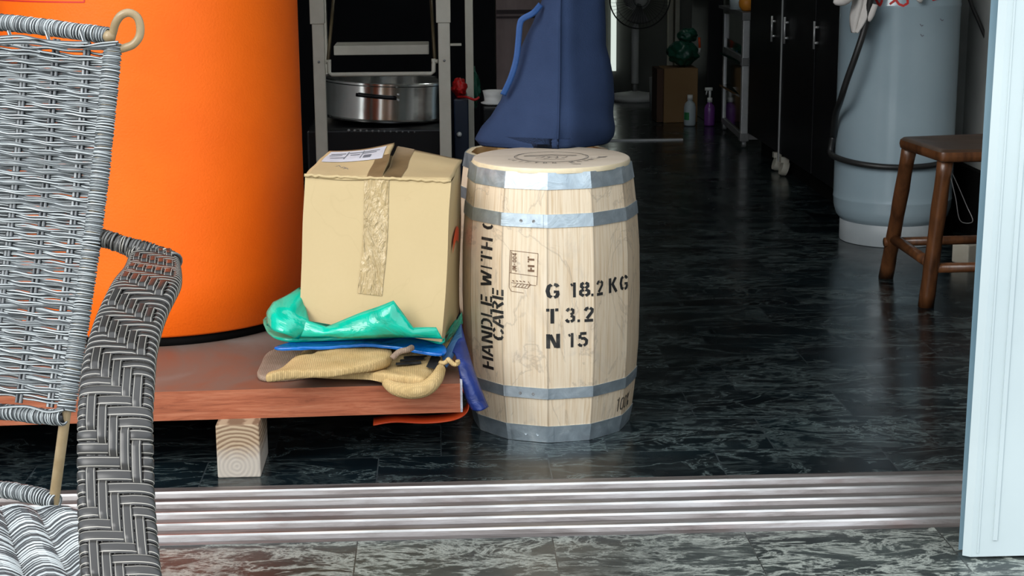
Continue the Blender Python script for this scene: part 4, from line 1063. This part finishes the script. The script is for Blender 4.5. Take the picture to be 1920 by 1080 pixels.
# hose hung in front of the tank and looped round it
hp = [at(1640, -60, 4.58), at(1632, 0, 4.59), at(1622, 50, 4.60), at(1606, 100, 4.60), at(1588, 150, 4.62), at(1577, 185, 4.65), at(1567, 215, 4.74), at(1562, 255, 4.80)]
b = MB(); b.tube(smooth_path(hp, 8), .0095, 12)
rg = []
for k in range(41):
    a_ = PI*1.02+k/40*PI*1.0
    r2 = TR+.011+.012*max(0, math.cos(a_-PI*1.02))
    rg.append(TC+Vector((r2*math.cos(a_), r2*math.sin(a_), .262-.026*math.sin((a_-PI)*1.0)+.012*(k/40))))
hq = [at(1562, 255, 4.80), at(1557, 285, 4.80)]+rg[2:]
b.tube(smooth_path(hq, 4), .0085, 12)
o = b.build('rubber_hose', M['hose']); tag(o, 'black rubber hose hanging down and looped round the gas cylinder', 'hose')
# white cotton gloves
gl = thing('cotton_glove', 'white cotton glove tucked behind the black hose on the gas cylinder', 'glove', tuple(at(1608, 40, 4.61)))
b = MB()
def glv(u, v):
    L_ = smooth_path([at(1592, -50, 4.62), at(1599, 0, 4.62), at(1597, 20, 4.62), at(1595, 40, 4.62), at(1598, 61, 4.62)], 4); R3 = smooth_path([at(1646, -50, 4.60), at(1636, 0, 4.60), at(1633, 22, 4.60), at(1628, 40, 4.60), at(1609, 61, 4.61)], 4)
    i = v*(len(L_)-1); k_ = min(len(L_)-2, int(i)); p = L_[k_].lerp(L_[k_+1], i-k_).lerp(R3[k_].lerp(R3[k_+1], i-k_), u)
    return p+Vector((0, -.012*math.sin(PI*u)+.007*math.sin(u*13+v*3), 0))
b.grid(glv, 16, 20); h = b.build('palm', M['mitt'], gl); h.modifiers.new('s', 'SOLIDIFY').thickness = .003
b = MB(); b.tube(smooth_path([at(1640, 8, 4.59), at(1634, 26, 4.59), at(1629, 40, 4.592)], 4), [.010]*5+[.009, .008, .006, .004], 10); b.build('finger', M['mitt'], gl)
gl2 = thing('cotton_glove', 'white cotton glove end poking out at the top left of the gas cylinder', 'glove', tuple(at(1570, 0, 4.6)))
b = MB(); b.tube(smooth_path([at(1600, -30, 4.58), at(1592, -8, 4.58), at(1580, 0, 4.58), at(1570, 3, 4.58), at(1563, 2, 4.58)], 5), [.016]*10+[.016, .015, .014, .013, .012, .011, .010, .009, .007, .006, .004], 12); b.build('finger', M['mitt'], gl2)
gl3 = thing('cotton_glove', 'white cotton fingertip hanging over the front of the gas cylinder beside the red marks', 'glove', tuple(at(1725, 0, 4.62)))
b = MB(); b.tube([at(1724, -40, 4.610), at(1725, -12, 4.605), at(1725, 0, 4.603), at(1726, 5, 4.604)], [.014, .013, .010, .004], 12); b.build('finger', M['mitt'], gl3)
# cables on the right
b = MB(); b.tube(smooth_path([at(1812, -20, 4.85), at(1822, 10, 4.85), at(1836, 42, 4.85), at(1850, 76, 4.85), at(1866, 120, 4.85)], 6), .006, 8)
o = b.build('cable', M['hose']); tag(o, 'black cable running down the grey wall by the white door post', 'cable')
b = MB(); b.tube(smooth_path([at(1782, 330, 4.7), at(1792, 372, 4.7), at(1798, 408, 4.7), at(1808, 418, 4.7), at(1824, 414, 4.7), at(1812, 385, 4.72), at(1798, 352, 4.72), at(1784, 322, 4.72)], 6), .0014, 6)
o = b.build('cable', M['alujoint']); tag(o, 'thin pale wire loop dangling behind the wooden stool', 'wire')
b = MB(); p = gr(1822, 496); b.box((p.x, p.y+.03, .028), (.07, .06, .056), Matrix.Rotation(.5, 3, 'Z'))
o = b.build('small_box', M['ladder'], smooth=False, bevel=.004); tag(o, 'small grey box on the floor behind the right stool legs', 'box')

# ------------------------------------------------------------------ stool
SZ = .405; s0, s1 = gr(1683, 256, SZ), gr(1763, 282, SZ)
so = thing('wooden_stool', 'dark varnished round-legged stool, partly hidden by the white door post', 'stool', (1.34, 4.05, 0))
sx0, sx1 = (s0.x+s1.x)/2, (s0.x+s1.x)/2+.31; ya, yb_ = s1.y, s0.y+.06
seat_c = [Vector((s1.x, s1.y, 0)), Vector((s1.x+.31, s1.y+.01, 0)), Vector((s0.x+.33, s0.y+.06, 0)), Vector((s0.x, s0.y, 0))]
b = MB(); out = []
for i in range(4):
    c_, pv, nx = seat_c[i], seat_c[i-1], seat_c[(i+1) % 4]; r_ = .018
    p0 = c_+(pv-c_).normalized()*r_; p1 = c_+(nx-c_).normalized()*r_
    out += [p0.lerp(c_, t).lerp(c_.lerp(p1, t), t) for t in (0, .25, .5, .75, 1)]
cc = sum(out, Vector())/len(out); prof = [(-.012, -.030), (-.003, -.026), (0, -.015), (-.002, -.006), (-.010, 0), (-.03, -.001), (-.09, -.006)]
vs = [(cc+(p_-cc)*(1+dx/(p_-cc).length)).to_tuple()[:2]+(SZ+dz,) for (dx, dz) in prof for p_ in out]; n_ = len(out)
fs = [(i*n_+k_, i*n_+(k_+1) % n_, (i+1)*n_+(k_+1) % n_, (i+1)*n_+k_) for i in range(len(prof)-1) for k_ in range(n_)]
b.add(vs, [f for i, f in enumerate(fs) if i < 3*n_]+[tuple(range(n_-1, -1, -1))], mi=0)
b2 = MB(); b.add(vs, [f for i, f in enumerate(fs) if i >= 3*n_]+[tuple((len(prof)-1)*n_+k_ for k_ in range(n_))], mi=1)
b.build('seat', [M['wood_stool'], M['wood_seat']], so, smooth=True, angle=50)
gA, gB = gr(1661, 521), gr(1736, 575)
tA, tB = at(1705, 284, s0.y+.02-.03), at(1773, 292, s1.y+.035)
gC, gD = Vector((gB.x+.38, gB.y+.01, 0)), Vector((gA.x+.39, gA.y+.02, 0)); tC, tD = Vector((tB.x+.25, tB.y, tB.z)), Vector((tA.x+.27, tA.y+.02, tA.z))
legs = []
for (g_, t_) in ((gA, tA), (gB, tB), (gC, tC), (gD, tD)):
    t_ = Vector((t_.x, t_.y, SZ-.027)); b = MB(); ln_ = [g_.lerp(t_, i/10)+Vector((mnoise.noise(g_+Vector((i, 0, 0)))*.001, 0, 0)) for i in range(11)]; ln_[0].z = .001
    b.tube(ln_, [.0195, .0195]+[.0185+.0008*math.sin(i*1.7) for i in range(9)], 16); b.build('leg', M['wood_stool'], so); legs.append((g_, t_))
def stretch(i, j, z1, z2, r=.0125, ext=0.0):
    a1 = legs[i][0].lerp(legs[i][1], z1/SZ); a2 = legs[j][0].lerp(legs[j][1], z2/SZ); dd = (a2-a1).normalized(); b = MB(); b.tube([a1-dd*ext, a1.lerp(a2, .5), a2+dd*ext], r, 12); b.build('stretcher', M['wood_stool'], so)
stretch(0, 1, .130, .120, .0135); stretch(1, 2, .110, .110, .0125); stretch(0, 3, .118, .118, .012, .022); stretch(3, 2, .125, .12)

# ------------------------------------------------------------------ dark corner behind the carton
ld = thing('step_ladder', 'dusty grey metal step ladder standing in the dark behind the carton', 'ladder', (-.13, 4.15, 0))
YL = 4.02
for (xa, xb) in ((585.5, 609.5), (821, 845)):
    A_, B_ = at(xa, 100, YL).x, at(xb, 100, YL).x; b = MB(); b.bounds((A_+.001, YL, 0), (B_-.001, YL+.022, 1.5))
    r_ = b.build('rail', M['ladder'], ld, smooth=False, bevel=.002)
    zc = at(600, 45, YL).z; b = MB(); b.bounds((A_-.003, YL-.0035, zc), (B_+.001, YL+.025, 1.5)); b.build('bracket', M['ladder'], r_, smooth=False, bevel=.0015)
    b = MB(); c_ = Vector(((A_+B_)/2, YL-.001, at(600, 116, YL).z)); b.lathe([(.003, 0), (.003, .0015), (.0015, .002)], c_, 10, R=Matrix.Rotation(PI/2, 3, 'X')); b.build('rivet', M['alujoint'], r_)
Ys = 4.16; A_, B_ = at(626, 104, Ys), at(804, 84, Ys); b = MB(); b.bounds((A_.x, Ys, A_.z), (B_.x, Ys+.13, B_.z)); b.build('step', M['ladder'], ld, smooth=False, bevel=.002)
b = MB(); U_ = [at(617, 112, YL+.02), at(617, 136, YL+.02), at(622, 140, YL+.02), at(720, 139, YL+.02), at(808, 138, YL+.02), at(813, 134, YL+.02), at(813, 110, YL+.02)]
b.tube(U_, .0052, 10); b.tube([at(611, 116, YL+.02), at(620, 116, YL+.02)], .005, 8); b.tube([at(809, 115, YL+.02), at(821, 115, YL+.02)], .005, 8); b.build('hinge_bar', M['ladder'], ld)
br_ = noisy('tarnished brass', (.10, .075, .04), (.16, .12, .06), 20, .45, .5)
for (p0, p1) in (((615, 112), (629, -40)), ((815, 112), (806, -40))):
    b = MB(); b.tube([at(*p0, YL+.04), at(*p1, YL+.22)], .0042, 8); b.build('brace', br_, ld)
b = MB(); A_, B_ = at(873, 120, 4.72).x, at(888, 120, 4.72).x; b.bounds((A_, 4.72, 0), (B_, 4.745, 1.5)); b.build('rear_rail', M['ladder'], ld, smooth=False, bevel=.002)
b = MB(); b.bounds((at(596, 0, 4.72).x, 4.72, 0), (at(611, 0, 4.72).x, 4.745, 1.5)); b.build('rear_rail', M['ladder'], ld, smooth=False, bevel=.002)
b = MB(); b.bounds((at(843, 0, 4.71).x, 4.70, at(843, 86, 4.7).z), (at(864, 0, 4.71).x, 4.72, at(843, 82, 4.7).z)); b.build('rear_step', M['ladder'], ld, smooth=False)
# dark machine with the pan on top
mc = thing('black_cabinet', 'black perforated cabinet behind the ladder, carrying the steel pan', 'cabinet', (-.11, 4.55, 0))
ztop = at(720, 241, 4.26).z
b = MB(); b.bounds((-.33, 4.24, 0), (.035, 4.68, ztop)); b.build('body', M['black'], mc, smooth=False, bevel=.006)
b = MB()
for i in range(12):
    p = at(654+i*11.2, 244.5+i*.3, 4.236)
    b.lathe([(.0001, 0), (.0042-.0002*i, 0), (.0042-.0002*i, .002), (.0001, .003)], p, 8, R=Matrix.Rotation(PI/2, 3, 'X'))
b.build('vent_glints', M['alujoint'], mc)  # pale studs stand in for light caught by the vent holes
pn = thing('steel_pan', 'shiny round stainless steel pan with a long handle lying behind the ladder rails', 'pan', (-.137, 4.455, ztop))
PR_ = .1655; RT = Matrix.Rotation(.045, 3, 'Y')
pc = Vector((-.137, 4.455, ztop+.009))
b = MB(); b.lathe([(.001, .0), (PR_-.006, .0), (PR_+.002, .002), (PR_+.003, .006), (PR_, .009), (PR_, .03), (PR_-.001, .060), (PR_, .094), (PR_+.003, .097), (PR_+.003, .102), (PR_, .104), (PR_-.004, .100), (PR_-.004, .010), (.001, .008)], pc, 96, R=RT, caps=False)
b.build('bowl', M['steel'], pn, angle=40)
b = MB(); hp_ = []
for i in range(13):
    a_ = -PI/2-.42+i*.052; hp_.append(pc+RT @ Vector(((PR_+.006)*math.cos(a_), (PR_+.006)*math.sin(a_), .072-.0004*i)))
b.tube(hp_, .0048, 8, rx=.6); b.build('handle', M['black'], pn)
b = MB(); a_ = -PI/2+.24
for dz_ in (.062, .076): b.lathe([(.0035, 0), (.0032, .003), (.001, .004)], pc+RT @ Vector(((PR_)*math.cos(a_), (PR_)*math.sin(a_), dz_)), 10, R=Matrix.Rotation(PI/2, 3, 'X'))
b.build('rivet', M['alu'], pn)
# navy cupboard with white knob, and the bags on it
nb_ = thing('navy_cabinet', 'narrow navy blue cabinet with a white round knob, right of the ladder', 'cabinet', (.105, 4.62, 0))
zt2 = at(860, 186, 4.5).z; A_, B_ = at(851, 240, 4.5).x, at(879, 240, 4.5).x
b = MB(); b.bounds((A_-.0, 4.5, 0), (B_, 4.70, zt2)); b.build('body', M['navybox'], nb_, smooth=False, bevel=.004)
b = MB(); kp = at(861, 251, 4.5); b.lathe([(.002, 0), (.003, .004), (.0068, .008), (.0068, .013), (.003, .017), (.0005, .0175)], kp, 16, R=Matrix.Rotation(PI/2, 3, 'X')); b.build('knob', M['white'], nb_)
def crumple(c, dims, m_, name, label, cat, seed, amp=.35, group=None):
    b = MB(); c = Vector(c)
    def f(u, v):
        th, ph_ = u*2*PI, v*PI; d = Vector((math.cos(th)*math.sin(ph_), math.sin(th)*math.sin(ph_), math.cos(ph_)))
        r_ = 1+amp*mnoise.noise(d*2.3+Vector((seed, 0, 0)))+amp*.4*mnoise.noise(d*6+Vector((0, seed, 0)))
        return c+Vector((d.x*dims[0]*r_, d.y*dims[1]*r_, d.z*dims[2]*r_))
    b.grid(f, 36, 22); o_ = b.build(name, m_); tag(o_, label, cat, group); return o_
p = at(861, 168, 4.58); crumple((p.x, 4.58, zt2+.024), (.020, .05, .024), M['redfilm'], 'plastic_bag', 'crumpled red plastic bag on top of the narrow navy cabinet', 'plastic bag', 3)
p = at(889, 175, 4.66); crumple((p.x, 4.80, p.z), (.020, .045, .055), M['green_dark'], 'plastic_bag', 'dark green plastic bag hanging from the rear ladder rail', 'plastic bag', 8)
b = MB(); p = at(900, 195, 4.4)
b.tube(smooth_path([at(858, 182, 4.52), at(875, 182, 4.48), at(890, 187, 4.48), at(899, 182, 4.48)], 5), .0035, 8); b.build('bag_tie', M['redfilm'], nb_)
# white cups on a dark crate, left of the tote bag
zc = at(925, 200, 5.2).z
ck = MB(); A_ = at(905, 200, 5.2).x; ck.bounds((A_, 5.15, 0), (A_+.16, 5.5, zc)); o = ck.build('dark_crate', M['black'], smooth=False, bevel=.005); tag(o, 'low black crate under the white cup, left of the tote bag', 'crate')
b = MB(); cpt = Vector((at(926, 195, 5.25).x, 5.25, zc+.001)); b.lathe([(.025, 0), (.040, .004), (.042, .008), (.030, .012), (.032, .03), (.036, .045), (.033, .045), (.028, .012), (.001, .010)], cpt, 32, caps=False)
o = b.build('white_cup', M['white']); tag(o, 'white cup on its saucer in the dark, left of the tote bag', 'cup')

# ------------------------------------------------------------------ back of the shop
fn_ = thing('pedestal_fan', 'white pedestal fan at the back of the shop', 'fan', tuple(gr(1190, 190)))
fc = gr(1190, 188)
b = MB(); b.lathe([(.13, .001), (.132, .02), (.12, .034), (.05, .044), (.022, .05)], fc, 48); b.build('base', M['white'], fn_)
b = MB(); b.lathe([(.014, .045), (.014, .10)], fc, 16); b.build('lower_pole', M['alujoint'], fn_)
b = MB(); b.lathe([(.020, .09), (.020, .40), (.016, .41), (.016, .52)], fc, 20); b.build('pole', M['white'], fn_)
hc = at(1200, -3, 8.70)
b = MB(); Rh = Matrix.Rotation(PI/2+.12, 3, 'X')
b.lathe([(.001, -.10), (.055, -.09), (.075, -.03), (.06, .02), (.001, .03)], hc+Vector((0, .10, 0)), 24, R=Rh); b.build('motor', M['white'], fn_)
b = MB(); rr = .158
for q_ in range(3): b.tube([hc+Rh @ Vector(((rr-.03*q_*q_)*math.cos(2*PI*k/48), (rr-.03*q_*q_)*math.sin(2*PI*k/48), .018*q_)) for k in range(48)], .0035 if q_ == 0 else .0012, 6, closed=True)
for k in range(48):
    a_ = 2*PI*k/48; b.tube([hc+Rh @ Vector((r_*math.cos(a_), r_*math.sin(a_), .05*math.sqrt(max(0, 1-(r_/rr)**2)))) for r_ in (.03, .08, .13, rr)], .0009, 4, caps=False)
b.build('cage', M['hose'], fn_)
for k in range(3):
    b = MB()
    def bl(u, v, k=k): a_ = 2*PI*k/3+.9*(u-.5)*(.5+.5*v)+.5; r_ = .03+.105*v; return hc+Rh @ Vector((r_*math.cos(a_), r_*math.sin(a_), -.012+.03*(u-.5)))
    b.grid(bl, 8, 6); h = b.build('blade', M['alujoint'], fn_); h.modifiers.new('s', 'SOLIDIFY').thickness = .002
# white bin edge beside the fan base
p0 = gr(1232, 210); b = MB(); b.lathe([(.02, .001), (.028, .002), (.034, .17), (.036, .17), (.030, .004)], p0+Vector((0, .05, 0)), 20)
o = b.build('white_container', M['wallgrey']); tag(o, 'narrow grey white container on the floor between the fan and brown carton', 'container')
# brown carton with dark green bag
YB = 7.80; A_, B_ = at(1244, 225, YB), at(1309, 128, YB)
cbx = thing('cardboard_box', 'upright brown cardboard carton at the back with a dark green bag on top', 'box', (A_.x, YB, 0))
b = MB(); b.bounds((A_.x, YB, 0), (B_.x, YB+.18, B_.z)); b.build('carton', M['cardbrown'], cbx, smooth=False, bevel=.003)
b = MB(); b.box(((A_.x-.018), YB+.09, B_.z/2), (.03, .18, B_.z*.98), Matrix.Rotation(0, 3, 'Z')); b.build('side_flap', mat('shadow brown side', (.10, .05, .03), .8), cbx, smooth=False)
p = at(1283, 106, YB+.05); crumple((p.x, YB+.09, B_.z+.066), (.072, .07, .060), M['green_dark'], 'plastic_bag', 'dark green bin bag resting on the upright brown carton at the back', 'plastic bag', 15, .3)
p = at(1290, 66, YB); crumple((p.x+.01, YB+.09, B_.z+.150), (.045, .04, .034), M['green_dark'], 'plastic_bag', 'small green bag knot above the bin bag on the brown carton', 'plastic bag', 19, .3)
b = MB(); b.tube([at(1311, 70, 7.86), at(1312, 90, 7.86)], .006, 8, mi=0); b.tube([at(1312, 90, 7.86), at(1311, 98, 7.86)], .006, 8, mi=1)
lgt = b.build('orange_lighter', [M['orangefilm'], M['white']]); tag(lgt, 'small orange and white tool hung on the dark shelf right of the green bag', 'tool')
b = MB(); b.bounds((at(1322, 0, 7.9).x, 7.80, 0), (at(1350, 0, 7.9).x, 8.3, 1.2)); o = b.build('black_locker', M['black'], smooth=False, bevel=.004); tag(o, 'tall black locker in the dark between the brown carton and aluminium trolley', 'locker')
lgt.location.y -= 0
def bottle(px, py, m_, lab_, name, sc=1.0, dark=None):
    g_ = gr(px, py); r_ = thing(name, lab_, 'bottle', tuple(g_))
    b = MB(); b.lathe([(.001, .001), (.024*sc, .002), (.0265*sc, .008), (.0265*sc, .085*sc), (.022*sc, .100*sc), (.011*sc, .112*sc), (.010*sc, .118*sc)], g_, 24); b.build('body', m_, r_)
    b = MB(); b.lathe([(.0125*sc, .1165*sc), (.0125*sc, .138*sc), (.001, .139*sc)], g_, 20); b.build('cap', M['white'], r_); return r_
bb = bottle(1293, 236, M['bottle'], 'frosted white plastic bottle with a green label, before the brown carton', 'plastic_bottle', 1.05)
g_ = gr(1293, 236); b = MB()
b.grid(lambda u, v: g_+Vector((.0284*math.sin(-1.25+1.0*u), -.0284*math.cos(-1.25+1.0*u), .03+.035*v)), 6, 2); b.build('label', mat('green label', (.03, .25, .08), .5), bb)
bp = bottle(1330, 236, M['purple'], 'purple spray bottle with a white nozzle, right of the frosted bottle', 'spray_bottle', .95)
g_ = gr(1330, 236); b = MB(); b.tube([g_+Vector((0, 0, .13)), g_+Vector((0, 0, .165))], .006, 10); b.box(g_+Vector((-.006, 0, .172)), (.034, .014, .014)); b.tube([g_+Vector((-.014, 0, .168)), g_+Vector((-.018, 0, .145))], .003, 6); b.build('trigger', M['white'], bp)

# aluminium trolley
tr = thing('aluminium_trolley', 'aluminium framed trolley with dark glass sides in the back right', 'trolley', (1.29, 6.95, 0))
nX, nY = gr(1398, 275).x, 6.88; fX, fY = 1.335, 7.52
def post(px_, Y_, w, z0_, z1_, d_=.03): x_ = at(px_, 200, Y_).x; b = MB(); b.bounds((x_-w/2, Y_-d_/2, z0_), (x_+w/2, Y_+d_/2, z1_)); b.build('post', M['alu'], tr, smooth=False, bevel=.003); return x_
zt3 = at(1395, 28, 6.9).z
xn = post(1395.5, 6.88, .030, .035, zt3); xf = post(1359, 7.5, .024, .035, at(1363, 25, 7.5).z); xr = post(1409, 7.0, .018, .035, at(1409, 105, 7).z)
b = MB()
for zz in (.045, at(1400, 112, 6.9).z, zt3): b.add([(xn-.012, 6.88, zz-.012), (xn+.012, 6.88, zz-.012), (xf+.012, 7.5, zz-.012), (xf-.012, 7.5, zz-.012), (xn-.012, 6.88, zz+.012), (xn+.012, 6.88, zz+.012), (xf+.012, 7.5, zz+.012), (xf-.012, 7.5, zz+.012)], [(0, 1, 5, 4), (1, 2, 6, 5), (2, 3, 7, 6), (3, 0, 4, 7), (4, 5, 6, 7), (3, 2, 1, 0)])
b.build('side_rail', M['alujoint'], tr, smooth=False)
for zz in (.045, at(1400, 115, 6.9).z, zt3-.005):
    b = MB(); b.box((xn, 6.88, zz), (.038, .038, .034)); b.box((xn+.04, 6.88, zz), (.045, .032, .022)); b.build('corner_joint', M['alujoint'], tr, smooth=False, bevel=.003)
b = MB(); b.add([(xn-.004, 6.9, .055), (xf-.004, 7.49, .055), (xf-.004, 7.49, .42), (xn-.004, 6.9, .42), (xn+.002, 6.9, .055), (xf+.002, 7.49, .055), (xf+.002, 7.49, .42), (xn+.002, 6.9, .42)], [(0, 1, 2, 3), (7, 6, 5, 4), (3, 2, 6, 7), (0, 4, 5, 1)]); b.build('side_glass', M['glassdark'], tr, smooth=False)
for (x_, y_) in ((xn, 6.88), (xf, 7.5), (xn+.25, 6.9)):
    b = MB(); b.lathe([(.001, -.008), (.015, -.008), (.016, 0), (.015, .008), (.001, .008)], (x_, y_, .0165), 16, R=Matrix.Rotation(PI/2, 3, 'Y')); b.box((x_, y_, .031), (.02, .024, .010)); b.build('caster', M['alujoint'], tr, smooth=False)
b = MB(); b.bounds((xn-.01, 6.9, zt3), (xn+.28, 7.5, zt3+.012)); b.build('top_shelf', M['alujoint'], tr, smooth=False)
b = MB(); b.bounds((xn+.0, 6.92, .20), (xn+.28, 7.5, .21)); b.bounds((xn-.002, 6.92, at(1390, 118, 6.95).z-.004), (xn+.28, 7.5, at(1390, 118, 6.95).z+.006)); b.build('shelf', M['glassdark'], tr, smooth=False)
zs_ = zt3+.012
b = MB(); b.lathe([(.001, 0), (.022, .003), (.034, .02), (.036, .036), (.030, .056), (.014, .068), (.001, .070)], (xn+.018, 6.96, zs_), 24); o = b.build('orange_fruit', M['fruit']); tag(o, 'small orange fruit on top of the aluminium trolley', 'fruit')
b = MB(); b.lathe([(.03, 0), (.034, .002), (.036, .07), (.033, .07), (.030, .004)], (xn-.0+.005-.01+.012, 7.12, zs_), 24, caps=False); b.lathe([(.001, .001), (.03, .001)], (xn+.007, 7.12, zs_), 24, caps=False)
o = b.build('glass_jar', M['bottle']); tag(o, 'pale jar left of the orange fruit on the aluminium trolley', 'jar')
p = at(1376, 96, 7.1); crumple((xn+.055, 7.1, at(1380, 118, 7.05).z+.040), (.045, .09, .030), M['bluegrey'], 'cloth', 'crumpled grey blue cloth on the middle shelf of the aluminium trolley', 'cloth', 27, .3)

# black cabinets along the right wall
ca = thing('black_wardrobe', 'glossy black cabinet run along the right wall with three silver bar handles', 'cabinet', (1.45, 5.7, 0))
XF = 1.285; ysp = 6.12
b = MB(); b.bounds((XF+.02, 5.04, .075), (1.61, 6.75, 2.2)); b.build('carcass', M['black'], ca, smooth=False)
def panel(y0_, y1_, hy, lab_=None):
    b = MB(); b.bounds((XF, y0_+.003, .08), (XF+.019, y1_-.003, 2.19)); d_ = b.build('door', M['black'], ca, smooth=False, bevel=.002)
    return d_
def handle(d_, px_, ytop, ybot):
    # bar handle standing off the door face
    Yh = None
    for i in range(400):
        Yt = 5.0+i*.005
        if at(px_, 100, Yt).x >= XF-.014: Yh = Yt; break
    za, zb2 = at(px_, ybot, Yh).z, at(px_, ytop, Yh).z
    b = MB(); b.tube([(XF-.014, Yh, za), (XF-.014, Yh, zb2)],   .0042, 10)
    for z_ in (za+.02, zb2-.02): b.tube([(XF-.014, Yh, z_), (XF+.002, Yh, z_)], .0045, 8)
    b.build('handle', M['alu'], d_); return Yh
d1_ = panel(6.13, 6.74, 0); handle(d1_, 1446, 30, 78)
d2_ = panel(5.58, 6.11, 0); handle(d2_, 1470, 32, 82)
d3_ = panel(5.05, 5.56, 0); handle(d3_, 1526, 40, 92)
b = MB(); b.bounds((XF-.003, ysp-.006, .05), (XF+.002, ysp+.004, 2.19)); b.build('edge_trim', M['alu'], ca, smooth=False)
b = MB(); b.bounds((XF+.05, 5.05, 0), (1.6, 6.7, .08)); b.build('plinth', M['blackmatte'], ca, smooth=False)
for (x_, y_) in ((XF+.012, 6.07), (XF+.012, 6.20)):
    b = MB(); b.lathe([(.001, -.012), (.026, -.012), (.029, 0), (.026, .012), (.001, .012)], (x_, y_, .0295), 20, R=Matrix.Rotation(PI/2+.3, 3, 'Y')); b.box((x_, y_, .062), (.03, .03, .02)); b.build('caster', M['ladder'], ca, smooth=True, angle=40)
